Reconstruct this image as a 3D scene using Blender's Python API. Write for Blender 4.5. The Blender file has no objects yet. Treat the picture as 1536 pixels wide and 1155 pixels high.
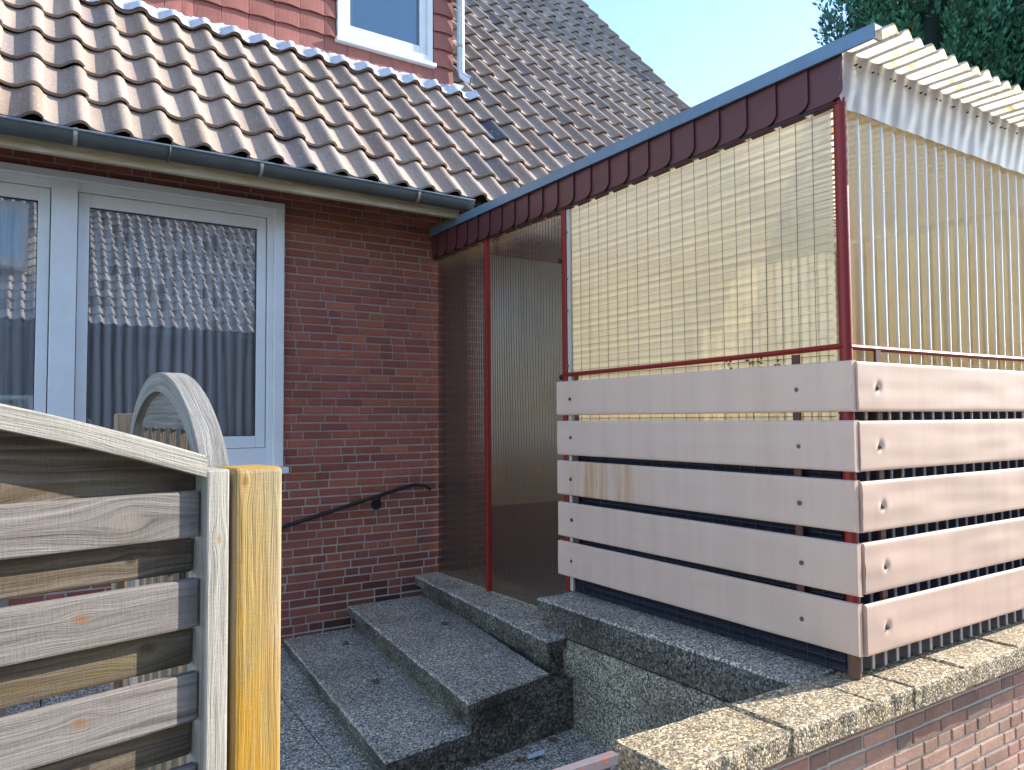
import bpy, math, random
import numpy as np
from mathutils import Vector, noise
R = math.radians
random.seed(7); rng = np.random.default_rng(7)
sc = bpy.context.scene
col = sc.collection

# ------------------------------------------------------------------ helpers
class MB:
    """collects faces; build() links them as ONE mesh object"""
    def __init__(s): s.v = []; s.f = []; s.c = []; s.m = []; s.uv = []; s.sm = []
    def face(s, pts, c=(1, 1, 1), m=0, uv=None, smooth=False):
        n = len(s.v); s.v += [tuple(p) for p in pts]
        s.f.append(tuple(range(n, n + len(pts)))); s.c.append(c); s.m.append(m)
        s.uv.append(uv or [(0, 0)] * len(pts)); s.sm.append(smooth)
    def grid(s, P, c=(1, 1, 1), m=0, smooth=True, uvf=None):
        """P: array [i][j] of points"""
        ni, nj = len(P), len(P[0]); n = len(s.v)
        for r in P: s.v += [tuple(p) for p in r]
        for i in range(ni - 1):
            for j in range(nj - 1):
                s.f.append((n + i * nj + j, n + (i + 1) * nj + j, n + (i + 1) * nj + j + 1, n + i * nj + j + 1))
                s.c.append(c); s.m.append(m); s.sm.append(smooth)
                s.uv.append([uvf(a, b) for a, b in ((i, j), (i + 1, j), (i + 1, j + 1), (i, j + 1))] if uvf else [(0, 0)] * 4)
    def obox(s, o, ax, ay, az, lx, ly, lz, c=(1, 1, 1), m=0, uo=(0, 0)):
        """oriented box from corner o; uv in metres: u along ax"""
        o, ax, ay, az = Vector(o), Vector(ax), Vector(ay), Vector(az)
        n = len(s.v)
        for k in (0, 1):
            for j in (0, 1):
                for i in (0, 1): s.v.append(tuple(o + ax * (i * lx) + ay * (j * ly) + az * (k * lz)))
        lc = [(i * lx, j * ly, k * lz) for k in (0, 1) for j in (0, 1) for i in (0, 1)]
        for q, (a, b) in (((0, 2, 3, 1), (0, 1)), ((4, 5, 7, 6), (0, 1)), ((0, 1, 5, 4), (0, 2)), ((2, 6, 7, 3), (0, 2)), ((0, 4, 6, 2), (1, 2)), ((1, 3, 7, 5), (1, 2))):
            s.f.append(tuple(n + t for t in q)); s.c.append(c); s.m.append(m); s.sm.append(False)
            s.uv.append([(lc[t][a] + uo[0], lc[t][b] + uo[1]) for t in q])
    def box(s, x0, x1, y0, y1, z0, z1, c=(1, 1, 1), m=0):
        s.obox((x0, y0, z0), (1, 0, 0), (0, 1, 0), (0, 0, 1), x1 - x0, y1 - y0, z1 - z0, c, m)
    def tube(s, pts, r, n=10, c=(1, 1, 1), m=0, cap=True):
        pts = [Vector(p) for p in pts]; rings = []
        up = Vector((0, 0, 1))
        for i, p in enumerate(pts):
            t = (pts[min(i + 1, len(pts) - 1)] - pts[max(i - 1, 0)]).normalized()
            a = t.cross(up if abs(t.z) < .95 else Vector((1, 0, 0))).normalized(); b = a.cross(t)
            rr = r[i] if isinstance(r, (list, tuple)) else r
            rings.append([p + a * math.cos(2 * math.pi * k / n) * rr + b * math.sin(2 * math.pi * k / n) * rr for k in range(n + 1)])
        s.grid(rings, c, m)
        if cap:
            s.face(rings[0][:-1], c, m); s.face(rings[-1][:-1][::-1], c, m)
    def build(s, name, mats, parent=None, bevel=0, seg=2):
        me = bpy.data.meshes.new(name)
        off = Vector(parent_world(parent)) if parent else Vector((0, 0, 0))
        V = np.array(s.v, dtype=np.float64) - np.array(off)
        me.from_pydata(V.tolist(), [], s.f)
        for mm in (mats if isinstance(mats, (list, tuple)) else [mats]): me.materials.append(mm)
        me.polygons.foreach_set('material_index', s.m); me.polygons.foreach_set('use_smooth', s.sm)
        ca = me.color_attributes.new('Col', 'FLOAT_COLOR', 'CORNER')
        cc = []
        for f, c in zip(s.f, s.c): cc += [c[0], c[1], c[2], 1.0] * len(f)
        ca.data.foreach_set('color', cc)
        uvl = me.uv_layers.new(name='uv'); uu = []
        for q in s.uv:
            for a in q: uu += [a[0], a[1]]
        uvl.data.foreach_set('uv', uu)
        me.validate(); me.update()
        o = bpy.data.objects.new(name, me); col.objects.link(o)
        if parent: o.parent = parent
        if bevel:
            w = o.modifiers.new('bev', 'BEVEL'); w.width = bevel; w.segments = seg; w.limit_method = 'ANGLE'; w.angle_limit = R(40)
        return o
def parent_world(p):
    x = Vector((0, 0, 0))
    while p: x = x + p.location; p = p.parent
    return x
def tag(o, label=None, cat=None, group=None, kind=None):
    if label: o['label'] = label
    if cat: o['category'] = cat
    if group: o['group'] = group
    if kind: o['kind'] = kind
    return o
def thing(name, loc, label, cat, group=None):
    o = bpy.data.objects.new(name, None); o.empty_display_size = .1; col.objects.link(o); o.location = loc
    return tag(o, label, cat, group)
def lerp(a, b, t): return a + (b - a) * t
def frac(x): return x - math.floor(x)

# ------------------------------------------------------------------ material helpers
class NT:
    def __init__(s, name):
        s.mat = bpy.data.materials.new(name); s.mat.use_nodes = True; s.t = s.mat.node_tree; s.t.nodes.clear()
        s.out = s.t.nodes.new('ShaderNodeOutputMaterial')
    def n(s, typ, props=None, **ins):
        d = s.t.nodes.new('ShaderNode' + typ)
        for k, v in (props or {}).items(): setattr(d, k, v)
        for k, v in ins.items():
            k2 = int(k[1:]) if k[0] == '_' else k.replace('_', ' ')
            s.set(d.inputs[k2], v)
        return d
    def set(s, sock, v):
        if isinstance(v, bpy.types.NodeSocket): s.t.links.new(v, sock)
        elif isinstance(v, (tuple, list)) and sock.type == 'RGBA' and len(v) == 3: sock.default_value = (*v, 1)
        else: sock.default_value = v
    def math(s, op, a, b=0.0, c=None, clamp=False):
        d = s.t.nodes.new('ShaderNodeMath'); d.operation = op; d.use_clamp = clamp
        s.set(d.inputs[0], a); s.set(d.inputs[1], b)
        if c is not None: s.set(d.inputs[2], c)
        return d.outputs[0]
    def mix(s, f, a, b, mode='MIX'):
        d = s.t.nodes.new('ShaderNodeMix'); d.data_type = 'RGBA'; d.blend_type = mode; d.clamp_result = False
        s.set(d.inputs[0], f); s.set(d.inputs[6], a); s.set(d.inputs[7], b); return d.outputs[2]
    def ramp(s, f, stops, interp='LINEAR'):
        d = s.t.nodes.new('ShaderNodeValToRGB'); s.set(d.inputs[0], f); r = d.color_ramp; r.interpolation = interp
        while len(r.elements) < len(stops): r.elements.new(.5)
        for e, (p, c) in zip(r.elements, stops):
            e.position = p; e.color = (c, c, c, 1) if isinstance(c, (int, float)) else (*c, 1)
        return d.outputs[0]
    def obj(s): return s.n('TexCoord').outputs['Object']
    def pos(s): return s.n('NewGeometry').outputs['Position']
    def map(s, v, scale=(1, 1, 1), loc=(0, 0, 0)):
        return s.n('Mapping', None, Vector=v, Scale=scale, Location=loc).outputs[0]
    def noise(s, v, scale, detail=4, rough=.55, dist=0, dim='3D'):
        return s.n('TexNoise', {'noise_dimensions': dim}, Vector=v, Scale=scale, Detail=detail, Roughness=rough, Distortion=dist).outputs[0]
    def bump(s, h, strength=.5, dist=.01, normal=None):
        d = s.n('Bump', None, Height=h, Strength=strength, Distance=dist)
        if normal: s.set(d.inputs['Normal'], normal)
        return d.outputs[0]
    def bsdf(s, color, rough=.7, normal=None, **kw):
        b = s.n('BsdfPrincipled', None, Base_Color=color, Roughness=rough, **kw)
        if normal: s.set(b.inputs['Normal'], normal)
        return b.outputs[0]
    def done(s, sh): s.t.links.new(sh, s.out.inputs[0]); return s.mat
    def sep(s, v): return s.n('SeparateXYZ', None, Vector=v).outputs

def mat_paint(name, c, rough=.5, dirt=.25, dc=(.1, .09, .07), scale=6, bump=.1, metallic=0.0):
    t = NT(name); p = t.pos()
    n1 = t.noise(p, scale, 6, .65); n2 = t.noise(p, scale * 9, 3)
    f = t.ramp(n1, [(.38, 0), (.75, 1)])
    c2 = t.mix(t.math('MULTIPLY', f, dirt), c, dc)
    c3 = t.mix(t.math('MULTIPLY', n2, .18), c2, (c[0] * .6, c[1] * .6, c[2] * .6))
    return t.done(t.bsdf(c3, t.math('ADD', t.math('MULTIPLY', n2, .2), rough - .1), t.bump(n2, bump, .004), Metallic=metallic))

def mat_attr(name, rough=.85, nscale=40, amt=.5, bump=.5, bd=.004, streak=False, spots=None, dark=(.04, .035, .03), darkamt=.5):
    """per-piece colour from the mesh attribute, broken up with noise and dirt"""
    t = NT(name); p = t.pos()
    a = t.n('Attribute', {'attribute_name': 'Col'}).outputs[0]
    n1 = t.noise(p, nscale, 6, .65); n2 = t.noise(p, 3.0, 5, .6)
    v = t.math('MULTIPLY_ADD', n1, amt * 2, 1 - amt)
    c = t.mix(1.0, a, t.n('CombineColor', None, _0=v, _1=v, _2=v).outputs[0], 'MULTIPLY')
    c = t.mix(t.math('MULTIPLY', t.ramp(n2, [(.45, 0), (.72, 1)]), darkamt), c, dark)
    if spots:
        sp = t.ramp(t.noise(p, spots[0], 2, .5), [(spots[1], 0), (spots[1] + .04, 1)])
        c = t.mix(t.math('MULTIPLY', sp, spots[3]), c, spots[2])
    return t.done(t.bsdf(c, rough, t.bump(n1, bump, bd), Specular_IOR_Level=.2))

def mat_aggregate(name, tint=(1, 1, 1), scale=95, dark=.45, moss=.3, mosscol=(.16, .14, .05), lo=.05):
    t = NT(name); p = t.pos()
    pw = t.n('VectorMath', {'operation': 'ADD'}, _0=p, _1=t.n('VectorMath', {'operation': 'SCALE'}, _0=t.n('TexNoise', None, Vector=p, Scale=60.0, Detail=1.0).outputs[1], Scale=.006).outputs[0]).outputs[0]
    vo = t.n('TexVoronoi', None, Vector=pw, Scale=scale)
    g = t.sep(vo.outputs['Color'])[0]
    peb = t.ramp(g, [(0, (lo, lo, lo * 1.05)), (.28, (.19, .18, .17)), (.6, (.36, .34, .32)), (.85, (.52, .50, .47)), (1, (.76, .74, .70))])
    edge = t.ramp(vo.outputs['Distance'], [(.55, 0), (.95, 1)])
    c = t.mix(edge, peb, (.045, .042, .038))
    n2 = t.noise(p, 2.3, 6, .65); n3 = t.noise(p, 7, 5, .7)
    c = t.mix(t.math('MULTIPLY', t.ramp(n2, [(.42, 0), (.66, 1)]), dark), c, (.025, .023, .022))
    c = t.mix(t.math('MULTIPLY', t.ramp(n3, [(.5, 0), (.7, 1)]), moss), c, mosscol)
    c = t.mix(1.0, c, tint, 'MULTIPLY')
    h = t.math('SUBTRACT', 1.0, vo.outputs['Distance'])
    return t.done(t.bsdf(c, .75, t.bump(h, .65, .005)))

def mat_wood(name, stops, knots=(), seed=0.0, stain=None, rough=.8, gscale=1.0, algae=0.0, fade=None):
    """grain runs along uv.x (metres); knots = [(u, v, radius, colour)]"""
    t = NT(name)
    uv = t.n('UVMap', {'uv_map': 'uv'}).outputs[0]; s = t.sep(uv); u, v = s[0], s[1]
    vv = v
    wob = t.noise(t.n('CombineXYZ', None, X=t.math('MULTIPLY', u, 3.0), Y=t.math('MULTIPLY', v, 9.0), Z=seed).outputs[0], 1.0, 2)
    vv = t.math('ADD', vv, t.math('MULTIPLY', t.math('SUBTRACT', wob, .5), .02))
    core = None
    for (ku, kv, kr, kc) in knots:
        du = t.math('DIVIDE', t.math('SUBTRACT', u, ku), kr * 2.6); dv = t.math('DIVIDE', t.math('SUBTRACT', v, kv), kr * 1.5)
        d2 = t.math('ADD', t.math('MULTIPLY', du, du), t.math('MULTIPLY', dv, dv))
        g = t.math('EXPONENT', t.math('MULTIPLY', d2, -1.0))
        vv = t.math('SUBTRACT', vv, t.math('MULTIPLY', t.math('MULTIPLY', g, t.math('SUBTRACT', v, kv)), .95))
        du2 = t.math('DIVIDE', t.math('SUBTRACT', u, ku), kr * 1.25); dv2 = t.math('DIVIDE', t.math('SUBTRACT', v, kv), kr * .75)
        d = t.math('SQRT', t.math('ADD', t.math('MULTIPLY', du2, du2), t.math('MULTIPLY', dv2, dv2)))
        d = t.math('ADD', d, t.math('MULTIPLY', t.math('SUBTRACT', t.noise(uv, 90, 3), .5), .5))
        core = (core or []) + [(t.ramp(d, [(.35, 1), (1.0, 0)]), kc)]
    pg = t.n('CombineXYZ', None, X=t.math('MULTIPLY', u, 2.2 * gscale), Y=t.math('MULTIPLY', vv, 75.0 * gscale), Z=seed).outputs[0]
    pf = t.n('CombineXYZ', None, X=t.math('MULTIPLY', u, 14.0), Y=t.math('MULTIPLY', vv, 620.0), Z=seed + 3).outputs[0]
    saw = t.noise(t.n('CombineXYZ', None, X=t.math('MULTIPLY', u, 330.0), Y=t.math('MULTIPLY', v, 45.0), Z=seed + 5).outputs[0], 1.0, 1); g1 = t.noise(pg, 1.0, 6, .68, .6); g2 = t.noise(pf, 1.0, 2, .5)
    gg = t.math('ADD', t.math('MULTIPLY', g1, .74), t.math('ADD', t.math('MULTIPLY', g2, .18), t.math('MULTIPLY', saw, .08)))
    c = t.ramp(gg, stops)
    pb = t.n('CombineXYZ', None, X=t.math('MULTIPLY', u, 3.5), Y=t.math('MULTIPLY', v, 16.0), Z=seed + 7).outputs[0]
    nb = t.noise(pb, 1.0, 5, .6)
    if stain: c = t.mix(t.math('MULTIPLY', t.ramp(nb, [(stain[1], 0), (stain[1] + .14, 1)]), stain[2]), c, stain[0])
    if algae:
        na = t.noise(t.n('CombineXYZ', None, X=t.math('MULTIPLY', u, 2.0), Y=t.math('MULTIPLY', v, 30.0), Z=seed + 11).outputs[0], 1.0, 5, .7)
        c = t.mix(t.math('MULTIPLY', t.ramp(na, [(.52, 0), (.66, 1)]), algae), c, (.17, .13, .02))
    if fade:
        fu = t.n('MapRange', None, _0=t.math('ADD', t.math('ADD', u, t.math('MULTIPLY', v, fade[3])), t.math('MULTIPLY', t.math('SUBTRACT', nb, .5), fade[4])), _1=fade[0], _2=fade[1]).outputs[0]
        c = t.mix(t.math('MULTIPLY', fu, t.ramp(gg, [(.3, .95), (.7, .55)])), c, t.ramp(gg, [(.3, tuple(q * .35 for q in fade[2])), (.7, fade[2])]))
    for m, kc in (core or []): c = t.mix(t.math('MULTIPLY', m, .9), c, kc)
    return t.done(t.bsdf(c, rough, t.bump(gg, 1.0, .005)))

def mat_sheet(name, c, transp, transl, gloss=.08, rough=.25, diff=.15, stain=None, nscale=8, tint=None, crest_glint=None, zstain=None, fres=1.0):
    """weathered translucent plastic"""
    t = NT(name); p = t.pos()
    n = t.noise(p, nscale, 5, .6); ns = t.noise(t.map(p, (14, 14, .7)), 1.0, 5, .65)
    cc = t.mix(t.math('MULTIPLY', t.ramp(ns, [(.4, 0), (.75, 1)]), .35), c, (c[0] * .62, c[1] * .56, c[2] * .45))
    if stain: cc = t.mix(t.math('MULTIPLY', t.ramp(n, [(stain[1], 0), (stain[1] + .12, 1)]), stain[2]), cc, stain[0])
    if zstain:
        z = t.sep(p)[2]; f = t.n('MapRange', None, _0=t.math('ADD', z, t.math('MULTIPLY', ns, .25)), _1=zstain[0], _2=zstain[1], _3=1.0, _4=0.0).outputs[0]
        cc = t.mix(t.math('MULTIPLY', f, zstain[3]), cc, zstain[2])
    if crest_glint:
        ph = t.math('FRACT', t.math('ADD', t.math('DIVIDE', t.math('SUBTRACT', t.sep(p)[0], 3.0), crest_glint[0]), 1.5 - crest_glint[1]))
        cr = t.math('MULTIPLY', t.ramp(t.math('ABSOLUTE', t.math('SUBTRACT', ph, .5)), [(crest_glint[2] * .65, 1), (crest_glint[2], 0)]), t.ramp(ns, [(.25, 1), (.75, .7)]))
        cc = t.mix(cr, cc, (.95, .96, .98)); transp = t.math('MULTIPLY', t.math('SUBTRACT', 1.0, cr), transp)  # sun and sky glint along the ribs painted on as white bands
    nrm = t.bump(t.noise(p, 120, 3), .15, .003)
    tr = t.n('BsdfTransparent', None, Color=tint or c).outputs[0]
    tl = t.n('BsdfTranslucent', None, Color=cc, Normal=nrm).outputs[0]
    df = t.n('BsdfDiffuse', None, Color=cc, Normal=nrm).outputs[0]
    gl = t.n('BsdfGlossy', None, Color=(1, 1, 1), Roughness=rough, Normal=nrm).outputs[0]
    s1 = t.n('MixShader', None, _0=diff / max(1e-6, diff + transl), _1=tl, _2=df).outputs[0]
    s2 = t.n('MixShader', None, _0=transp, _1=s1, _2=tr).outputs[0]
    fr = t.n('Fresnel', None, IOR=1.5).outputs[0]
    s3 = t.n('MixShader', None, _0=t.math('MULTIPLY_ADD', fr, fres, gloss), _1=s2, _2=gl).outputs[0]
    return t.done(s3)

def mat_glass(name, refl, tint=(.85, .9, .92)):
    t = NT(name)
    tr = t.n('BsdfTransparent', None, Color=tint).outputs[0]
    n = t.bump(t.noise(t.pos(), 1.6, 1), .012, .05)
    gl = t.n('BsdfGlossy', None, Color=(1, 1, 1), Roughness=0.0, Normal=n).outputs[0]
    fr = t.n('Fresnel', None, IOR=1.5).outputs[0]
    return t.done(t.n('MixShader', None, _0=t.math('ADD', fr, refl, clamp=True), _1=tr, _2=gl).outputs[0])

# ------------------------------------------------------------------ materials
M = {}
FP = .0917
M['brick'] = mat_attr('house_brick', .85, 70, .5, .9, .006, darkamt=.3, dark=(.05, .035, .03))
M['brick_low'] = mat_attr('wall_brick', .85, 70, .4, .7, .004, darkamt=.5, dark=(.10, .09, .07))
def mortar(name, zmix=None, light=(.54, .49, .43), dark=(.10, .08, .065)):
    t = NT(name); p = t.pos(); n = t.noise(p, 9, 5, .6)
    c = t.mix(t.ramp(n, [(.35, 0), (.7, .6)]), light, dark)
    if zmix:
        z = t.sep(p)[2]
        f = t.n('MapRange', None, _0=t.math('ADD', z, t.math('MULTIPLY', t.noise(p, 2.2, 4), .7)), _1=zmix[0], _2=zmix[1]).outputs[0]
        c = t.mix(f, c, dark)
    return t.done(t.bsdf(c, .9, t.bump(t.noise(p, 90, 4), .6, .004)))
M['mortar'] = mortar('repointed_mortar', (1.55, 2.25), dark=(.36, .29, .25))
M['mortar_low'] = mortar('old_mortar', light=(.62, .58, .50), dark=(.36, .34, .29))
def tile_mat(name):
    t = NT(name); p = t.pos()
    a = t.n('Attribute', {'attribute_name': 'Col'}).outputs[0]
    uv = t.n('UVMap', {'uv_map': 'uv'}).outputs[0]; s = t.sep(uv)
    n1 = t.noise(p, 45, 6, .65)
    pst = t.n('CombineXYZ', None, X=t.math('MULTIPLY', s[0], 26.0), Y=t.math('MULTIPLY', s[1], 2.5), Z=0.0).outputs[0]
    st = t.noise(pst, 1.0, 4, .6, .3)
    v = t.math('MULTIPLY_ADD', n1, .7, .65)
    c = t.mix(1.0, a, t.n('CombineColor', None, _0=v, _1=v, _2=v).outputs[0], 'MULTIPLY')
    # shading on the left flank of every roll, away from the sun, painted in
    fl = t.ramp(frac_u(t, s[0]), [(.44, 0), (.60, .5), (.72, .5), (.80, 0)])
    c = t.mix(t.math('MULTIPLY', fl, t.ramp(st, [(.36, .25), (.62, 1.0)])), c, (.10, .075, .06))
    c = t.mix(t.math('MULTIPLY', t.ramp(st, [(.60, 0), (.75, 1)]), .35), c, (.46, .41, .36))
    li = t.ramp(t.noise(p, 42, 2, .5), [(.66, 0), (.70, 1)])
    c = t.mix(t.math('MULTIPLY', li, .6), c, (.55, .53, .46))
    return t.done(t.bsdf(c, .82, t.bump(n1, .5, .004)))
def frac_u(t, u): return t.math('FRACT', u)
M['tile'] = tile_mat('pantile')
M['slate'] = mat_attr('red_hung_tile', .7, 18, .18, .2, .002, darkamt=.15, dark=(.2, .08, .06))
M['flash'] = mat_paint('pale_lead_flashing', (.66, .70, .76), .45, .4, (.30, .33, .40), 30, .9)
M['zinc'] = mat_paint('weathered_zinc', (.085, .095, .09), .55, .6, (.03, .035, .03), 5, .15, 0)
M['zinc_lip'] = mat_paint('zinc_lip', (.30, .36, .43), .35, .3, (.14, .16, .18), 9, .1, .5)
M['galv'] = mat_paint('bracket_zinc', (.40, .39, .36), .5, .5, (.2, .15, .1), 60, .3, .3)
M['soffit'] = mat_wood('soffit_wood', [(.25, (.34, .27, .15)), (.7, (.62, .54, .38))], seed=2.0, stain=((.75, .70, .58), .5, .6))
M['white'] = mat_paint('white_window_paint', (.86, .87, .87), .35, .22, (.48, .45, .34), 4, .05)
M['white_up'] = mat_paint('dormer_window_white', (.82, .83, .84), .4, .25, (.45, .45, .42), 7, .1)
M['seal'] = mat_paint('black_seal', (.03, .03, .03), .5, .1)
M['glass'] = mat_glass('window_glass', .17, (.97, .98, .98))
M['glass_up'] = mat_glass('dormer_glass', .05)
def mat_curtain():
    t = NT('net_curtain'); q = t.sep(t.n('UVMap', {'uv_map': 'uv'}).outputs[0])
    f = t.math('ABSOLUTE', t.math('SUBTRACT', t.math('FRACT', t.math('ADD', q[0], t.math('MULTIPLY', t.noise(t.n('CombineXYZ', None, X=t.math('MULTIPLY', q[0], .6), Y=t.math('MULTIPLY', q[1], .25), Z=0.0).outputs[0], 1.0, 2), .8))), .5))
    d = t.ramp(f, [(0, 1), (.2, .95), (.36, .65), (.5, .4)])     # doubled cloth in the folds, single net between
    c = t.n('MixShader', None, _0=.12, _1=t.n('BsdfDiffuse', None, Color=(.92, .94, .96)).outputs[0], _2=t.n('BsdfTranslucent', None, Color=(.7, .76, .8)).outputs[0]).outputs[0]
    return t.done(t.n('MixShader', None, _0=d, _1=t.n('BsdfTransparent').outputs[0], _2=c).outputs[0])
M['curtain'] = mat_curtain()
M['blind'] = mat_paint('blue_blind', (.55, .80, 1.0), .7, .05)
M['room'] = mat_paint('dim_room', (.08, .075, .07), .8, .1)
M['pipe'] = mat_paint('pale_zinc_pipe', (.58, .64, .72), .35, .3, (.3, .3, .3), 12, .1, .2)
M['black'] = mat_paint('black_iron', (.012, .012, .013), .45, .3, (.05, .03, .02), 20, .3)
M['agg'] = mat_aggregate('washed_concrete_steps', (1.58, 1.46, 1.24), 125, .34, .12)
M['agg_pave'] = mat_aggregate('washed_concrete_paving', (1.62, 1.5, 1.28), 115, .22, .10)
M['agg_wall'] = mat_aggregate('washed_concrete_wall', (1.2, 1.1, .88), 125, .55, .35)
M['agg_cope'] = mat_aggregate('pebbled_coping', (1.38, 1.14, .76), 110, .12, .3, (.26, .21, .10), .09)
M['agg_side'] = mat_aggregate('mossy_concrete', (.50, .48, .40), 80, .75, .55, (.17, .14, .05))
M['agg_edge'] = mat_aggregate('grimy_shaded_concrete_edge', (.55, .52, .46), 110, .8, .35, (.10, .085, .04))  # grime plus the shade of the upright faces, both in the colour
M['red'] = mat_paint('red_paint', (.30, .014, .010), .5, .3, (.10, .03, .02), 14, .2)
M['rust'] = mat_paint('rusted_steel', (.20, .10, .06), .75, .6, (.08, .05, .04), 25, .5)
M['wine'] = mat_paint('wine_fascia', (.13, .042, .045), .42, .3, (.05, .03, .03), 7, .1)
M['trim'] = mat_paint('blue_grey_trim', (.17, .275, .38), .38, .35, (.10, .12, .14), 6, .12, .15)
M['whitewood'] = mat_paint('white_strip', (.62, .58, .50), .6, .4, (.3, .22, .1), 14, .3)
M['mesh'] = mat_sheet('wired_polyester', (.88, .84, .69), .16, .54, .02, .3, .26, fres=.4, zstain=(3.3, 2.65, (.93, .93, .90), .7))
M['front'] = mat_sheet('corrugated_polyester', (.92, .77, .46), .10, .46, .06, .24, .40, stain=((.62, .40, .14), .56, .4), nscale=4, crest_glint=(FP, .80, .23), zstain=(2.1, 2.75, (.70, .46, .18), .55))
M['roofsheet'] = mat_sheet('roof_polyester', (.84, .74, .54), .14, .60, .05, .3, .15, stain=((.42, .26, .07), .52, .9), nscale=9)
M['valance'] = mat_sheet('white_valance', (.74, .70, .69), .02, .30, .03, .35, .55, stain=((.60, .50, .36), .66, .4), nscale=12)
def mat_door():
    t = NT('smoky_ribbed_panel'); p = t.pos(); q = t.sep(p)
    ph = t.math('FRACT', t.math('DIVIDE', q[1], .0325))
    web = t.ramp(ph, [(0, 1), (.16, .1), (.5, 0), (.84, .1), (1, 1)])
    n = t.noise(t.map(p, (6, 6, .8)), 1.0, 4, .6)
    tint = t.mix(web, (.42, .405, .36), (.13, .12, .10))
    tint = t.mix(t.math('MULTIPLY', t.ramp(n, [(.45, 0), (.7, 1)]), .4), tint, (.14, .13, .11))
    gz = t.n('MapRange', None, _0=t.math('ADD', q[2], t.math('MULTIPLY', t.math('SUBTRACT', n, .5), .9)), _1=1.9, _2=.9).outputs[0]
    tint = t.mix(t.math('MULTIPLY', gz, .8), tint, (.09, .075, .055))  # paints the panel's fade into the dim interior, darker downward
    tr = t.n('BsdfTransparent', None, Color=tint).outputs[0]
    rst = t.n('MapRange', None, _0=t.math('ADD', q[2], t.math('MULTIPLY', n, .3)), _1=3.12, _2=3.34).outputs[0]
    dc = t.mix(rst, (.40, .39, .36), (.60, .36, .10))
    df = t.n('MixShader', None, _0=.5, _1=t.n('BsdfDiffuse', None, Color=dc).outputs[0], _2=t.n('BsdfTranslucent', None, Color=dc).outputs[0]).outputs[0]
    s1 = t.n('MixShader', None, _0=t.math('MULTIPLY_ADD', rst, .5, t.math('MULTIPLY_ADD', web, .02, .015)), _1=tr, _2=df).outputs[0]
    gl = t.n('BsdfGlossy', None, Color=(1, 1, 1), Roughness=.22, Normal=t.bump(ph, .25, .004)).outputs[0]
    fr = t.n('Fresnel', None, IOR=1.45).outputs[0]
    return t.done(t.n('MixShader', None, _0=t.math('MULTIPLY', fr, .30), _1=s1, _2=gl).outputs[0])
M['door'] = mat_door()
M['wire'] = mat_paint('dark_wire', (.05, .05, .06), .5, .3)
M['lower'] = mat_sheet('shade_tinted_lower_sheet', (.05, .055, .085), .35, .15, .015, .2, .3, fres=.3)  # dimness behind the board gaps painted into the sheet colour
M['lower_front'] = mat_sheet('shade_tinted_lower_corrugation', (.07, .08, .14), .25, .15, .03, .2, .3, crest_glint=(FP, .80, .2), fres=.5)  # gap shade and bluish sky reflection put into the colour
M['wainscot'] = mat_paint('brown_wainscot', (.20, .15, .10), .7, .5, (.08, .06, .04), 4)
M['added_lining'] = mat_paint('added_dark_lining', (.045, .045, .055), .6, .3)
M['bracketm'] = mat_paint('brown_bracket', (.12, .045, .03), .6, .5)
M['floor'] = mat_paint('porch_floor', (.13, .10, .07), .8, .4)
M['innerwall'] = mat_paint('porch_cladding', (.66, .645, .59), .7, .3, (.2, .15, .1), 3, .2)
M['paper'] = mat_paint('paper', (.72, .80, .90), .6, .05)
M['leaf'] = mat_paint('dead_leaf', (.24, .13, .05), .7, .3)
M['weed'] = mat_paint('weed_leaf', (.05, .09, .025), .6, .2)
M['asphalt'] = mat_attr('asphalt', .9, 160, .4, .6, .006, darkamt=.2)
M['soil'] = mat_attr('garden_soil', .95, 30, .5, .8, .01)
M['render'] = mat_paint('dark_facade', (.10, .075, .065), .9, .4, (.06, .05, .05), 2, .3)
M['bolt'] = mat_paint('steel_screw', (.22, .20, .18), .45, .3, (.1, .05, .03), 40, .1, .7)

def mat_board(name, base, rust=None):
    t = NT(name); p = t.pos(); s = t.sep(p)
    n = t.noise(p, 5, 5, .6); ns = t.noise(t.map(p, (9, 9, .6)), 1.0, 5, .65); nf = t.noise(p, 160, 3)
    c = t.mix(t.ramp(ns, [(.40, 0), (.8, .45)]), base, (base[0] * .76, base[1] * .72, base[2] * .74))
    sc_ = t.ramp(t.noise(t.map(p, (30, 30, 90)), 1.0, 6, .75), [(.64, 0), (.70, 1)]); c = t.mix(t.math('MULTIPLY', sc_, .3), c, (.30, .22, .18))
    c = t.mix(t.math('MULTIPLY', t.ramp(n, [(.5, 0), (.75, 1)]), .22), c, (base[0] * 1.12, base[1] * .98, base[2] * .92))
    if rust:
        y0, y1 = rust
        d = t.math('ABSOLUTE', t.math('DIVIDE', t.math('SUBTRACT', s[1], (y0 + y1) / 2), (y1 - y0) / 2))
        m = t.math('MULTIPLY', t.ramp(d, [(.35, 1), (1, 0)]), t.ramp(t.noise(t.map(p, (22, 22, 1.2)), 1.0, 4, .6), [(.40, 0), (.66, 1)]))
        c = t.mix(t.math('MULTIPLY', m, .9), c, (.60, .29, .08))
    return t.done(t.bsdf(c, t.math('MULTIPLY_ADD', nf, .15, .34), t.bump(nf, .06, .002), Specular_IOR_Level=.25))
PINK = (.79, .56, .425)
M['pink'] = mat_board('pink_metal_board', PINK)
M['pink_rust'] = mat_board('pink_metal_board_rust', PINK, (3.05, 3.85))

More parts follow.
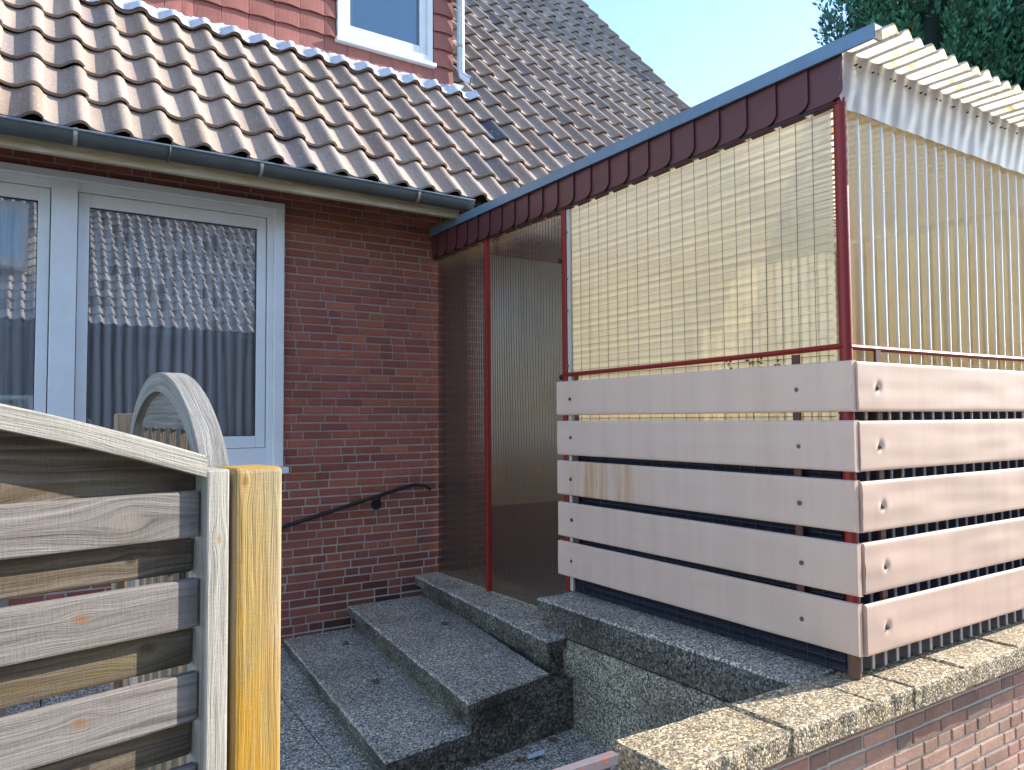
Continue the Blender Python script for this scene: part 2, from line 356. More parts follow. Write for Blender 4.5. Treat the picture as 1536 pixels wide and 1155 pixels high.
# ------------------------------------------------------------------ bricks
BC = [(.37, .115, .085), (.41, .13, .088), (.33, .105, .09), (.42, .15, .085), (.26, .09, .08), (.36, .115, .095)]
def brick_wall(mb, org, ax, nrm, L, z0, z1, skip=None, pal=BC, row=.062, jt=.0125, bl=.21, bh=.1, colf=None, prot=.007):
    """real bricks standing proud of a mortar bed; ax = direction, nrm = outward"""
    ax, nrm = Vector(ax), Vector(nrm); org = Vector(org); Z = Vector((0, 0, 1))
    nr = int((z1 - z0) / row)
    for r in range(nr):
        z = z0 + r * row; x = -random.random() * bl
        while x < L:
            w = bl if random.random() < .72 else bh
            a, b = max(x, 0), min(x + w, L); x += w + jt
            if b - a < .02: continue
            mid = org + ax * ((a + b) / 2)
            if skip and skip(*(org + ax * a)[:2], z + row / 2, a, b) and skip(*(org + ax * b)[:2], z + row / 2, a, b): continue
            if skip:
                for _ in range(80):
                    if skip(*(org + ax * (a + .001))[:2], z + row / 2, a, a): a += .003
                    elif skip(*(org + ax * (b - .001))[:2], z + row / 2, b, b): b -= .003
                    else: break
                if b - a < .006: continue
            c = random.choice(pal); k = .84 + .30 * random.random(); c = tuple(lerp(w_, q, .55) * k for w_, q in zip(pal[0], c))
            if colf: c = colf(mid, z, c)
            p = prot + random.uniform(-.002, .0025); e = .004
            dz = random.uniform(-.0015, .0015); hgt = row - jt
            o = org + Z * (z + dz)
            B = [o + ax * a, o + ax * b, o + ax * b + Z * hgt, o + ax * a + Z * hgt]
            j = [random.uniform(-.0018, .0018) for _ in range(4)]
            B = [q + nrm * -.004 for q in B]
            F = [o + ax * (a + e) + Z * (e + j[0]), o + ax * (b - e) + Z * (e + j[1]), o + ax * (b - e) + Z * (hgt - e + j[2]), o + ax * (a + e) + Z * (hgt - e + j[3])]
            F = [q + nrm * p for q in F]
            Mi = [q + nrm * (p + .002) for q in B]
            mb.face(F, c)
            for i in range(4):
                mb.face([Mi[i], Mi[(i + 1) % 4], F[(i + 1) % 4], F[i]], c)
                mb.face([B[i], B[(i + 1) % 4], Mi[(i + 1) % 4], Mi[i]], c)

# ------------------------------------------------------------------ pantiles
PROF = [(0, .004), (.1, -.008), (.2, -.015), (.32, -.019), (.44, -.016), (.54, -.004), (.63, .012), (.72, .026), (.80, .034), (.87, .035), (.94, .029), (1.0, .018), (1.05, .003)]
def prof_h(u):
    for (a, ha), (b, hb) in zip(PROF, PROF[1:]):
        if a <= u <= b: return lerp(ha, hb, (u - a) / (b - a))
    return PROF[-1][1]
W, G = .2257, .3625
ODD = {(15, 3)}
def pantile_roof(mb, x0, cols, rows, s0, ey, ez, pitch, ysign=1, skip=None, lite=False, clip=None, base=(.41, .31, .245)):
    cp, sp = math.cos(pitch), math.sin(pitch)
    d = Vector((0, cp * ysign, sp)); nr = Vector((0, -sp * ysign, cp)); e = Vector((0, ey, ez))
    vs = (0, .03, 1.08) if lite else (0, .02, .5, 1.08)
    vs0 = vs
    for r in range(rows):
        for k in range(cols):
            x = x0 + k * W; s = s0 + r * G
            vs = [v * (clip(x, s) if clip else 1) for v in vs0]
            if skip and skip(x, s): continue
            q = random.random(); kk = .82 + .36 * random.random()
            b = base
            if q < .03: b = (.15, .125, .12)
            elif q < .10: b = (.29, .23, .20)
            elif q < .20: b = (.36, .26, .195)
            # the far, higher tiles are greyer
            g = min(1, max(0, (r - 4) / 14)); b = tuple(lerp(b[i], (.33, .285, .25)[i], g * .6) for i in range(3))
            if not lite and (k - 14, r) in ODD: b = (.075, .085, .11); kk = 1
            c = tuple(t * kk for t in b)
            dx, ds, tl = random.uniform(-.006, .006), random.gauss(0, .006), random.uniform(-.007, .007)
            P = []
            for v in vs:
                lift = .044 * (1 - v / 1.12) - (.004 if v == 0 else 0)
                P.append([e + Vector((x + dx + u * W, 0, 0)) + d * (s + ds + v * G) + nr * (h + lift + tl * (1 - v) * (u - .5) * 2) for u, h in PROF])
            U = [(k + min(u, .999), r * 3.7 + v) for v in vs for u, _ in PROF]
            nj = len(PROF)
            mb.grid(P, c, 0, True, lambda i, j: U[i * nj + j])
            # thick lower edge and lip
            lo = [q2 - nr * .020 for q2 in P[0]]
            mb.grid([lo, P[0]], tuple(t * .75 for t in c), 0, False, lambda i, j: (k + .2, r))
            back = [q2 + d * .10 - nr * .002 for q2 in lo]
            mb.grid([back, lo], c, 0, False, lambda i, j: (k + .2, r))
            rt = [p[-1] for p in P]; mb.grid([rt, [q2 - nr * .014 for q2 in rt]], c, 0, False, lambda i, j: (k + .2, r))

# ================================================================== SETTING
YH = 5.6           # facade plane
SX = 2.93          # porch side plane
def ground_z(y): return .115 - .052 * (YH - y) if y > 2.4 else -.05
g = MB()
g.face([(-400, -400, -.30), (400, -400, -.30), (400, 400, -.30), (-400, 400, -.30)], (.22, .20, .15))
tag(g.build('ground', M['soil']), kind='structure')
g = MB(); g.face([(-60, -5.4, -.11), (60, -5.4, -.11), (60, .3, -.11), (-60, .3, -.11)], (.15, .145, .14))
tag(g.build('road', M['asphalt']), kind='structure')
g = MB()
g.box(-60, 60, .3, 1.72, -.28, -.02, (.40, .38, .35))
tag(g.build('pavement', M['asphalt'], bevel=.01), kind='structure')
# sloping slab paving in the yard
g = MB()
ny = 8
for i in range(-6, 6):
    for j in range(ny):
        xa, xb = 1.71 + (i - .5) * .62 + .004, 1.71 + (i + .5) * .62 - .004
        ya, yb = 1.99 + j * .4512 + .004, 1.99 + (j + 1) * .4512 - .004
        if xa > 2.75: continue
        xb = min(xb, 2.9)
        dz = random.uniform(-.003, .003)
        za, zb = .115 - .052 * (YH - ya) + dz, .115 - .052 * (YH - yb) + dz + random.uniform(-.002, .002)
        p = [(xa, ya, za), (xb, ya, za), (xb, yb, zb), (xa, yb, zb)]
        q = [(x, y, z - .06) for x, y, z in p]
        g.face(p)
        for a in range(4): g.face([q[a], q[(a + 1) % 4], p[(a + 1) % 4], p[a]])
g.face([(-3, 1.74, -.14), (2.9, 1.74, -.14), (2.9, YH, .07), (-3, YH, .07)])
tag(g.build('paving', M['agg_pave'], bevel=.004), kind='structure')

# ================================================================== HOUSE
house = thing('brick_house', (2.6, YH, .1), 'dark red brick house with brown pantiled roof, red clad dormer and white framed windows', 'house')
PIT = R(48.5); EY, EZ = 5.0, 3.47
WX0, WX1, WZ0, WZ1 = -1.75, 1.647, 1.404, 3.374
def win_skip(x, y, z, a, b): return WX0 < x < WX1 and WZ0 - .02 < z < WZ1
def colf(mid, z, c):
    # damp-blackened bricks low down by the steps, rustier bricks near the eaves
    k = 1.0
    dk = max(0, 1 - (z - .1) / .75) * max(0, min(1, (mid.x - 1.5) / .8))
    dk = min(1, dk * (0.6 + random.random()))
    c = tuple(lerp(q, .02, dk * .9) for q in c)
    if z > 2.55:
        f = min(1, (z - 2.55) / .5) * random.random(); f *= .55; c = (lerp(c[0], .26, f), lerp(c[1], .10, f), lerp(c[2], .045, f))
    return c
mb = MB()
brick_wall(mb, (-1.3, YH, .0), (1, 0, 0), (0, -1, 0), 7.3, .02, 3.6, win_skip, colf=colf)
# mortar bed with the window opening
for x0, x1, z0, z1 in ((-3, WX0, -.2, 3.7), (WX0, WX1, -.2, WZ0), (WX0, WX1, WZ1, 3.7), (WX1, 7.5, -.2, 3.7)):
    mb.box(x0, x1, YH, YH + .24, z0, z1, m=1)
mb.build('wall', [M['brick'], M['mortar']], house)
mb = MB()
for x in (-3.0, 7.38): mb.box(x, x + .12, YH + .241, 15, -.2, 3.6)
mb.face([(7.5, YH, 3.6), (7.5, 14.9, 3.6), (7.5, 10.2, 9.0)]); mb.box(-3, 7.5, 14.9, 15.1, -.2, 3.6)
mb.box(-2.88, 7.38, YH + .241, 14.9, -.1, .1); mb.box(-2.88, 7.38, YH + .241, 14.9, 3.40, 3.5)
mb.box(-2.88, 3.5, 9, 9.1, .1, 3.4)
mb.build('side_wall', M['room'], house)

# tiles
DX1, DY, DZ0 = 3.50, 6.33, 4.988      # dormer right edge, front plane, bottom
mb = MB()
def rskip(x, s):
    y = EY + s * math.cos(PIT)
    return y > DY + .02 and x + W < DX1 - .02
pantile_roof(mb, .099 - 14 * W, 14 + 33, 21, -.02, EY, EZ, PIT, skip=rskip, clip=lambda x, s: .30 if (x + W < DX1 + .1 and s > 1.7 and s < 1.9) else 1)
mb.build('roof', M['tile'], house)
mb = MB()
cp, sp = math.cos(PIT), math.sin(PIT)
def rp(x, s, h=0): return (x, EY + s * cp - h * sp, EZ + s * sp + h * cp)
mb.face([rp(-3.1, 0, -.05), rp(7.6, 0, -.05), rp(7.6, 7.6, -.05), rp(-3.1, 7.6, -.05)])
top = rp(0, 7.6, -.05)
mb.face([(-3.1, top[1], top[2]), (7.6, top[1], top[2]), (7.6, top[1] + 5.04, EZ - .1), (-3.1, top[1] + 5.04, EZ - .1)])
mb.build('roof_underlay', M['room'], house)
mb = MB()   # verge tile caps down the rake
for r in range(21):
    s = -.02 + r * G
    a, b = Vector(rp(7.565, s, .05)), Vector(rp(7.565, s + G + .03, .03))
    mb.tube([a, b], [.055, .045], 10, (.26 + .06 * random.random(), .21, .18))
mb.build('verge', M['tile'], house)

# gutter: half-round trough with a rolled front bead
gut = MB(); gz = 3.452; gy = 4.965; gr = .062
PR = []
for k in range(15):
    a = math.pi + math.pi * k / 14
    PR.append((gy + gr + gr * math.cos(a), gz - .004 + gr * 1.12 * math.sin(a)))
XE = 2.93
gut.grid([[(x, y, z + .004 * math.sin(x * 1.3)) for y, z in PR] for x in np.linspace(-3, XE, 12)])
gut.face([(XE, y, z) for y, z in PR])
gutter = gut.build('gutter', M['zinc'], house)
b = MB(); b.tube([(x, gy - .002, gz + .004 * math.sin(x * 1.3)) for x in np.linspace(-3, XE, 12)], .0085, 8); b.build('bead', M['zinc_lip'], gutter)
for bx in (.262, 1.32, 2.46, -.8):
    b = MB(); w = .011
    pr = [(gy + gr + (gr + .004) * math.cos(math.pi + math.pi * k / 14), gz + (gr + .004) * 1.13 * math.sin(math.pi + math.pi * k / 14)) for k in range(11)]
    pr = [(pr[0][0] - .006, gz + .012)] + [(y - .002, z - .002) for y, z in pr]
    b.grid([[(x, y, z) for y, z in pr] for x in (bx - w, bx + w)]); b.build('gutter_bracket', M['galv'], gutter)
b = MB(); b.tube([(.765, gy + gr + (gr + .005) * math.cos(math.pi + math.pi * k / 12), gz + (gr + .005) * 1.13 * math.sin(math.pi + math.pi * k / 12)) for k in range(9)], .006, 6); b.build('seam', M['zinc'], gutter)
mb = MB()
mb.obox((-3, 5.105, 3.335), (1, 0, 0), (0, 1, 0), (0, 0, 1), 5.87, .045, .15)
mb.obox((-3, 5.02, 3.40), (1, 0, 0), (0, 1, 0), (0, 0, 1), 5.88, .082, .02, uo=(.3, .3))
mb.build('eave_board', M['soffit'], house, bevel=.002)
mb = MB(); mb.box(-3, 7.5, 5.15, 5.6, 3.60, 3.62); mb.build('soffit', M['render'], house)

# ground-floor window
def frame_ring(mb, x0, x1, z0, z1, y0, y1, w, wb=None, wt=None):
    wb = wb or w; wt = wt or w
    mb.box(x0, x0 + w, y0, y1, z0, z1); mb.box(x1 - w, x1, y0, y1, z0, z1)
    mb.box(x0 + w, x1 - w, y0, y1, z0, z0 + wb); mb.box(x0 + w, x1 - w, y0, y1, z1 - wt, z1)
mb = MB()
mb.box(WX0, WX1, 5.555, 5.66, 3.325, WZ1)          # head
mb.box(1.577, WX1, 5.56, 5.72, WZ0 + .03, 3.325)   # right jamb
mb.box(WX0, WX0 + .07, 5.56, 5.72, WZ0 + .03, 3.325)
mb.box(.170, .315, 5.575, 5.72, WZ0 + .03, 3.325)  # mullion
mb.box(1.535, 1.577, 5.60, 5.72, WZ0 + .03, 3.325); mb.box(.315, 1.535, 5.60, 5.72, 3.268, 3.325)   # inner rebate
mb.box(WX0 + .07, .17, 5.60, 5.72, 3.268, 3.325)
mb.box(.315, 1.535, 5.60, 5.72, WZ0 + .03, 1.57); mb.box(WX0 + .07, .17, 5.60, 5.72, WZ0 + .03, 1.57)
win = mb.build('window', M['white'], house, bevel=.004)
mb = MB(); mb.box(WX0 - .02, WX1 + .025, 5.50, 5.60, WZ0 - .02, WZ0 + .028); mb.build('sill', M['white'], win, bevel=.006)
for (x0, x1) in ((.318, 1.532), (-1.0, .167)):
    mb = MB(); frame_ring(mb, x0 + .003, x1 - .003, 1.573, 3.264, 5.622, 5.69, .065, .085, .085)
    mb.build('sash', M['white'], win, bevel=.004)
    mb = MB(); frame_ring(mb, x0 + .068, x1 - .068, 1.658, 3.179, 5.640, 5.66, .005); mb.build('seal', M['seal'], win)
    mb = MB(); mb.face([(x0 + .07, 5.652, 1.66), (x1 - .07, 5.652, 1.66), (x1 - .07, 5.652, 3.177), (x0 + .07, 5.652, 3.177)]); mb.build('pane', M['glass'], win)

# dormer
mb = MB()
mb.box(-3, DX1 - .03, DY + .35, DY + 4.0, DZ0 + .02, 7.3); mb.box(DX1 - .04, DX1 - .02, DY + .03, DY + .349, DZ0, 7.3); mb.box(-3, DX1 - .041, DY + .03, DY + .05, DZ0, 5.10); mb.box(1.06, 2.30, DY + .03, DY + .05, 5.101, 7.2)
dorm = mb.build('dormer', M['room'], house)
DW = [(2.315, 3.285, 5.115), (.08, 1.04, 5.115)]
def in_dw(x, z): return any(a - .0 < x < b + .0 and z > c - .0 for a, b, c in DW)
mb = MB(); PW, PH = .215, .172
for r in range(14):
    z = DZ0 + r * PH - .01; xo = (r % 2) * 0.0
    k = 0
    while True:
        xb = DX1 - k * PW; xa = xb - PW + .004; k += 1
        if xb < -2.0: break
        c = (.37, .145, .115) if random.random() < .8 else (.32, .125, .10)
        kk = .88 + .24 * random.random(); c = tuple(q * kk for q in c)
        pieces = [(xa, xb, z, z + PH + .03)]
        out = []
        for (p, q, zz, zt) in pieces:
            hit = False
            for a, b_, cz in DW:
                if zt > cz and q > a and p < b_:
                    hit = True
                    if p < a: out.append((p, a, zz, zt))
                    if q > b_: out.append((b_, q, zz, zt))
                    if zz < cz: out.append((max(p, a), min(q, b_), zz, cz))
            if not hit: out.append((p, q, zz, zt))
        n = 6
        for (p, q, zz, zt) in out:
            if q - p < .01: continue
            yb, yt = DY - .006 + random.uniform(-.002, .002), DY + .018
            bot = [(lerp(p, q, i / n), yb - .004 * math.sin(math.pi * i / n), zz + (.010 * math.sin(math.pi * i / n) if zt - zz > .19 else 0)) for i in range(n + 1)]
            tp = [(lerp(p, q, i / n), yt if zt - zz > .19 else lerp(yb, yt, (zt - zz) / .2), zt) for i in range(n + 1)]
            mb.grid([bot, tp], c, 0, False)
            mb.grid([[(x, y + .02, zz_) for x, y, zz_ in bot], bot], tuple(t * .6 for t in c), 0, False)
            mb.face([bot[-1], (q, yb + .03, zz), (q, yt + .02, zt), tp[-1]], c); mb.face([bot[0], tp[0], (p, yt + .02, zt), (p, yb + .03, zz)], c)
mb.build('tile_hanging', M['slate'], dorm)
for a, b_, cz in DW:
    mb = MB()
    frame_ring(mb, a + .012, b_ - .012, cz + .04, 6.6, DY - .012, DY + .06, .05, .07)
    frame_ring(mb, a + .062, b_ - .062, cz + .11, 6.5, DY + .012, DY + .06, .075, .085)
    mb.box(a - .005, b_ + .01, DY - .045, DY + .03, cz + .004, cz + .042)
    mb.build('window_frame', M['white_up'], dorm, bevel=.004)
    mb = MB(); x0, x1, z0 = a + .137, b_ - .137, cz + .19
    mb.face([(x0, DY + .03, z0), (x1, DY + .03, z0), (x1, DY + .03, 6.5), (x0, DY + .03, 6.5)]); mb.build('window_pane', M['glass_up'], dorm)
    mb = MB(); mb.box(a + .1, b_ - .1, DY + .2, DY + .21, cz, 6.6)
mb = MB()   # dormer eave
mb.box(-3, DX1 + .12, DY - .26, DY + .3, 7.28, 7.5); mb.build('dormer_eave', M['white_up'], dorm)
# flashing dressed over the tiles
mb = MB(); P = []
for s in np.linspace(1.765, 1.995, 11):
    row = []; f = (s - 1.765) / .23
    for x in np.arange(-.6, 3.68, .0188):
        k = (x - .099) / W; u = k - math.floor(k)
        lift = .058 if f < .5 else lerp(.058, .012, (f - .5) * 2)
        cr = noise.noise(Vector((x * 17, s * 30, 3))) * .6 + noise.noise(Vector((x * 41, s * 55, 9))) * .4
        h = prof_h(u) * (1.0 if f < .5 else lerp(1.0, .15, (f - .5) * 2)) + lift + .012 * cr
        so = s + .022 * noise.noise(Vector((x * 6, 0, 1.7))) * (1 - f)
        row.append(rp(x, so, h))
    P.append(row)
P.append([(p[0], DY + .012, DZ0 + .05) for p in P[-1]])
mb.grid(P)
mb.build('flashing', M['flash'], dorm)
# downpipe with an elbow
mb = MB(); px, py = DX1 + .055, DY - .05
mb.tube([(px, py, 7.2), (px, py, 5.16), (px + .012, py - .01, 5.10), (px + .045, py - .045, 5.06), (px + .075, py - .075, 5.045)], .036, 14, cap=False)
pipe = mb.build('downpipe', M['pipe'], house)
mb = MB(); mb.tube([(px + .060, py - .060, 5.052), (px + .062, py - .062, 5.051)], .034, 14); mb.build('pipe_mouth', M['black'], pipe)
for z in (5.37, 5.9):
    mb = MB(); mb.tube([(px, py, z), (px, py, z + .025)], .040, 14); mb.build('pipe_clip', M['galv'], pipe)

# curtains and blinds
def curtain(x0, x1, label, ph, step=.0725):
    mb = MB(); P = []
    xs = np.arange(x0, x1, .003)
    for z in np.linspace(1.60, 3.3, 10):
        P.append([(x + .006 * math.sin(z * 2 + x * 9), 5.79 - .060 * abs(math.cos(math.pi * x / step + ph + .5 * math.sin(x * 11))) ** .55 + .012 * math.sin(x * 23 + z), z) for x in xs])
    mb.grid(P, uvf=lambda i, j: (xs[j] / step, i))
    o = mb.build('curtain', M['curtain']); tag(o, label, 'curtain', 'pleated curtains behind the ground floor window')
curtain(.27, 1.60, 'pale blue pleated curtain behind the wider pane right of the mullion', 0)
curtain(-1.2, .215, 'pale blue pleated curtain behind the pane left of the mullion', 1.2)
for i, (a, b_, cz) in enumerate(DW):
    mb = MB(); x = a + .11
    while x < b_ - .1:
        mb.face([(x, DY + .13, cz + .1), (x + .082, DY + .055, cz + .1), (x + .082, DY + .055, 6.5), (x, DY + .13, 6.5)], c=(1, 1, 1)); x += .089
    o = mb.build('vertical_blind', M['blind'])
    tag(o, ['blue vertical slat blind inside the dormer window beside the downpipe', 'blue vertical slat blind in the dormer window cut off at the top edge'][i], 'blind', 'blinds in the dormer windows')
# little curved ornament on the inner sill
mb = MB(); pts = [(.385, 5.70, 1.665), (.387, 5.70, 1.74), (.372, 5.70, 1.80), (.345, 5.70, 1.83)]
mb.tube([(.42, 5.71, 1.662), (.43, 5.71, 1.72), (.41, 5.71, 1.775), (.37, 5.71, 1.80)], [.016, .018, .016, .006], 8)
tag(mb.build('ornament', M['white']), 'small white curved ornament on the window ledge behind the wide pane', 'ornament')

# handrail
hr = thing('handrail', (2.2, YH, 1.0), 'black iron handrail sloping up the brick wall beside the steps', 'handrail')
mb = MB()
p0, p1 = Vector((1.46, 5.53, .955)), Vector((2.62, 5.53, 1.235))
mb.tube([p0, p0.lerp(p1, .5), p1, (2.70, 5.53, 1.247), (2.78, 5.53, 1.236), (2.835, 5.53, 1.205)], .0145, 10)
mb.build('rail', M['black'], hr)
for t_ in (.08, .80):
    q = p0.lerp(p1, t_); mb = MB()
    mb.tube([q, q + Vector((0, .0, -.03)), q + Vector((0, .03, -.07)), (q.x, YH - .012, q.z - .075)], .009, 8)
    mb.tube([(q.x, YH - .014, q.z - .075), (q.x, YH + .002, q.z - .075)], .042, 14)
    mb.build('bracket', M['black'], hr)

# ================================================================== STEPS
def roughslab(mb, quad, z, t, n=(14, 28), amp=.003, m=0, seed=0, edge=.012, ms=None):
    """quad: 4 xy corners (a,b,c,d) ; rounded, chipped top edge"""
    a, b, c, d = [Vector((*q, 0)) for q in quad]
    def pt(s, u): return a.lerp(b, s).lerp(d.lerp(c, s), u)
    def loop(ins, zz, jit):
        L = []
        ctr = (a + b + c + d) / 4
        for (p, q, nn) in ((a, b, n[0]), (b, c, n[1]), (c, d, n[0]), (d, a, n[1])):
            for i in range(nn):
                w = p.lerp(q, i / nn); dv = ctr - w; dv.normalize()
                j = amp * 1.6 * noise.noise(Vector((w.x * 13 + seed, w.y * 13, zz * 9)))
                L.append(w + dv * (ins + j * jit) + Vector((0, 0, zz + amp * .8 * noise.noise(Vector((w.x * 9, w.y * 9, seed))))))
        return L
    Ls = [loop(0, z - t, 1), loop(0, z - edge * 1.2, 2.5), loop(edge * .3, z - edge * .35, 2), loop(edge, z, 1)]
    Ls = [l + [l[0]] for l in Ls]
    mb.grid(Ls[:2], (1, 1, 1), m if ms is None else ms, False); mb.grid(Ls[1:], (1, 1, 1), m, False); mb.face(Ls[-1][:-1], (1, 1, 1), m); mb.face(Ls[0][:-1][::-1], (1, 1, 1), m)
steps = thing('concrete_steps', (2.2, 4.4, 0), 'dark pebbled concrete steps climbing to the smoky porch panels', 'steps')
S1 = [(1.472, 3.33), (2.072, 3.44), (2.30, 5.60), (1.667, 5.595)]
S2 = [(1.925, 3.352), (2.485, 3.478), (2.84, 5.595), (2.162, 5.595)]
S3 = [(2.545, 3.53), (3.1, 3.60), (3.3, 5.595), (2.728, 5.595)]
S2[1] = (2.52, 3.485)
for (q, z, t) in ((S1, .18, .062), (S2, .35, .066), (S3, .512, .075)):
    (x0, y0), (x1, y1), (x2, y2), (x3, y3) = q
    # two slabs per tread with a joint between them
    def L_(t_): return (lerp(x0, x3, t_), lerp(y0, y3, t_)), (lerp(x1, x2, t_), lerp(y1, y2, t_))
    j = .46 if z < .3 else .52
    if z > .45: j = .36
    (l0, r0), (l1, r1) = L_(j - .0018), L_(j + .0018)
    mb = MB(); roughslab(mb, [q[0], q[1], r0, l0], z, t, seed=z * 7, ms=1); roughslab(mb, [l1, r1, q[2], q[3]], z, t, seed=z * 17, ms=1)
    mb.build('tread', [M['agg'], M['agg_edge']], steps)
def ins(q, dl, dr): return [(q[0][0] + dl, q[0][1] + .05), (q[1][0] + dr, q[1][1] + .05), (q[2][0] + dr, q[2][1]), (q[3][0] + dl, q[3][1])]
for q, z0, z1 in ((ins(S1, .045, .6), -.05, .117), (ins(S2, .05, .5), .0, .283), (ins(S3, .05, 2.6), .1, .436)):
    mb = MB(); roughslab(mb, q, z1, z1 - z0, amp=.002, seed=z1 * 5); mb.build('riser', M['agg_side'], steps)

# ================================================================== LOW WALL + COPING
lw = thing('low_wall', (2.7, 1.9, -.02), 'low brick garden wall capped with pebbled concrete coping beneath the porch', 'wall')
mb = MB()
PALW = [(.52, .28, .20), (.48, .25, .18), (.58, .34, .25), (.44, .22, .17), (.52, .36, .27)]
def colw(mid, z, c):
    if z > .40 + .05 * math.sin(mid.x * 3):    # coping's cast shadow painted into the upper bricks
        k = random.random() * .6; return tuple(lerp(c[i], (.17, .15, .125)[i], k) for i in range(3))
    k = random.random() * .5; return tuple(lerp(c[i], (.66, .46, .34)[i], k) for i in range(3))
brick_wall(mb, (1.74, 1.768, 0), (1, 0, 0), (0, -1, 0), 4.2, -.085, .604, pal=PALW, colf=colw, row=.0625, prot=.006)
mb.box(1.745, 5.94, 1.768, 1.955, -.2, .59, m=1)
mb.build('wall', [M['brick_low'], M['mortar_low']], lw)
cx = [1.685, 2.255, 2.745, 3.02, 3.42, 3.92, 4.45, 5.0, 6.0]
for a, b_ in zip(cx, cx[1:]):
    mb = MB(); dz = random.uniform(-.003, .003)
    roughslab(mb, [(a + .003, 1.69 + random.uniform(-.004, .004)), (b_ - .003, 1.69 + random.uniform(-.004, .004)), (b_ - .003, 1.985), (a + .003, 1.985)], .69 + dz, .088, (16, 10), .004, seed=a * 3, edge=.014)
    mb.build('coping', M['agg_cope'], lw)
yy = [1.989, 2.52, 3.05, 3.795]
for a, b_ in zip(yy, yy[1:]):
    mb = MB(); roughslab(mb, [(2.66, a), (3.02, a), (3.02, b_ - .003), (2.662, b_ - .003)], .69 + random.uniform(-.002, .001), .086, (12, 18), .003, seed=a * 5, ms=1)
    mb.build('coping', [M['agg'], M['agg_edge']], lw)
mb = MB(); roughslab(mb, [(2.69, 1.99), (3.0, 1.99), (3.0, 3.77), (2.69, 3.77)], .602, .10, (8, 30), .003, seed=3); mb.build('coping_bed', M['agg_side'], lw)
mb = MB(); roughslab(mb, [(2.70, 1.985), (3.0, 1.985), (3.0, 3.79), (2.70, 3.79)], .487, .60, (8, 30), .002, seed=8); mb.build('retaining_wall', M['agg_wall'], lw)
mb = MB(); mb.box(2.715, 3.0, 1.99, 3.76, .40, .51); mb.build('joint', M['black'], lw)

# ================================================================== PORCH
porch = thing('lean_to_porch', (4.4, 3.7, .69), 'lean-to porch with yellowed corrugated plastic walls, red posts and pink metal boards', 'porch')
PX1 = 6.0
# side sheet with horizontal ripples
mb = MB(); P = []
for z in np.arange(.70, 3.24, .0047):
    x = SX + .0035 * math.sin(2 * math.pi * z / .0375)
    P.append([(x + .006 * math.sin(y * 3.1 + 1) * math.sin(z * 1.1), y, z) for y in np.linspace(1.93, 3.765, 26)])
cut = int((1.60 - .70) / .0047)
mb.grid(P[cut:]); mb.build('rippled_panel', M['mesh'], porch)
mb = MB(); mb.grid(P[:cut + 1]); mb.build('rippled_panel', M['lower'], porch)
mb = MB()
for y in np.arange(2.02, 3.76, .0868): mb.tube([(SX - .007, y + .004 * math.sin(z * 2 + y * 5), z) for z in np.linspace(.70, 3.22, 8)], .0016, 4, cap=False)
for z in np.arange(.72, 3.2, .0375): mb.tube([(SX - .0075, y, z) for y in np.linspace(1.94, 3.76, 4)], .0013 if z < 2.06 else .0007, 4, cap=False)
mb.build('wire_grid', M['wire'], porch)
# front corrugated sheet
mb = MB(); P = []
FP = .0917
for x in np.arange(2.955, PX1, FP / 14):
    y = 1.905 + .0115 * math.sin(2 * math.pi * (x - 3.0) / FP)
    P.append([(x, y + .004 * math.sin(z * 2 + x), z) for z in np.linspace(.70, 3.24, 9)])
P = np.array(P); zs = np.linspace(.70, 3.24, 13)
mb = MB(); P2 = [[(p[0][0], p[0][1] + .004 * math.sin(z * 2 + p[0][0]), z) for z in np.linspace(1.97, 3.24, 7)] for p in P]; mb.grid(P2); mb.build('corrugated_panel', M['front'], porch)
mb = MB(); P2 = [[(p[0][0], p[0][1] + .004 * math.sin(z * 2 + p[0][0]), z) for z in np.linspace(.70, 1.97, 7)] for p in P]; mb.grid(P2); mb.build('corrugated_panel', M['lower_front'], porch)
# smoky door panels
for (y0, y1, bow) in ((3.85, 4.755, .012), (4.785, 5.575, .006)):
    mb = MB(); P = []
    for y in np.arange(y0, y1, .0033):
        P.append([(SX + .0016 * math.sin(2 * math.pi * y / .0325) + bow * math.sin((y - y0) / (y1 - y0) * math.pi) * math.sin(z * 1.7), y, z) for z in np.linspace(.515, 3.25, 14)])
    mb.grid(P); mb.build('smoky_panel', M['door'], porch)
# red steel frame
def post(y, w, z0, z1, x=None):
    x = SX - .03 if x is None else x
    mb = MB(); mb.obox((x, y - w / 2, z0), (0, 0, 1), (1, 0, 0), (0, 1, 0), z1 - z0, w, w); return mb.build('post', M['red'], porch, bevel=.006)
post(4.77, .034, .512, 3.2); post(3.81, .044, .69, 3.2)
mb = MB(); mb.tube([(2.925, 1.885, z) for z in (.88, 2, 3.125)], .027, 14); cpost = mb.build('post', M['red'], porch)
mb = MB(); mb.tube([(2.925, 1.885, .692), (2.925, 1.885, .90)], .027, 14); mb.build('post_foot', M['rust'], cpost)
for y, z in ((4.79, 2.75), (4.79, 2.05), (4.79, 1.25), (4.79, .78)):
    mb = MB(); mb.tube([(SX - .028, y - .004, z), (SX - .010, y + .006, z)], .011, 8); mb.build('bolt', M['red'], porch)
for y, z in ((3.852, 2.78), (3.852, 2.03)):
    mb = MB(); mb.tube([(SX - .03, y, z), (SX - .004, y, z)], .017, 10); mb.build('bolt', M['black'], porch)
for z in (2.65, 2.1, 2.45, 2.95):
    mb = MB(); mb.tube([(SX - .03, 3.79, z), (SX - .02, 3.775, z)], .007, 8); mb.build('bolt', M['bolt'], porch)
mb = MB(); mb.obox((SX - .022, 3.755, .70), (0, 0, 1), (1, 0, 0), (0, 1, 0), 2.5, .02, .03); mb.build('white_strip', M['whitewood'], porch, bevel=.003)
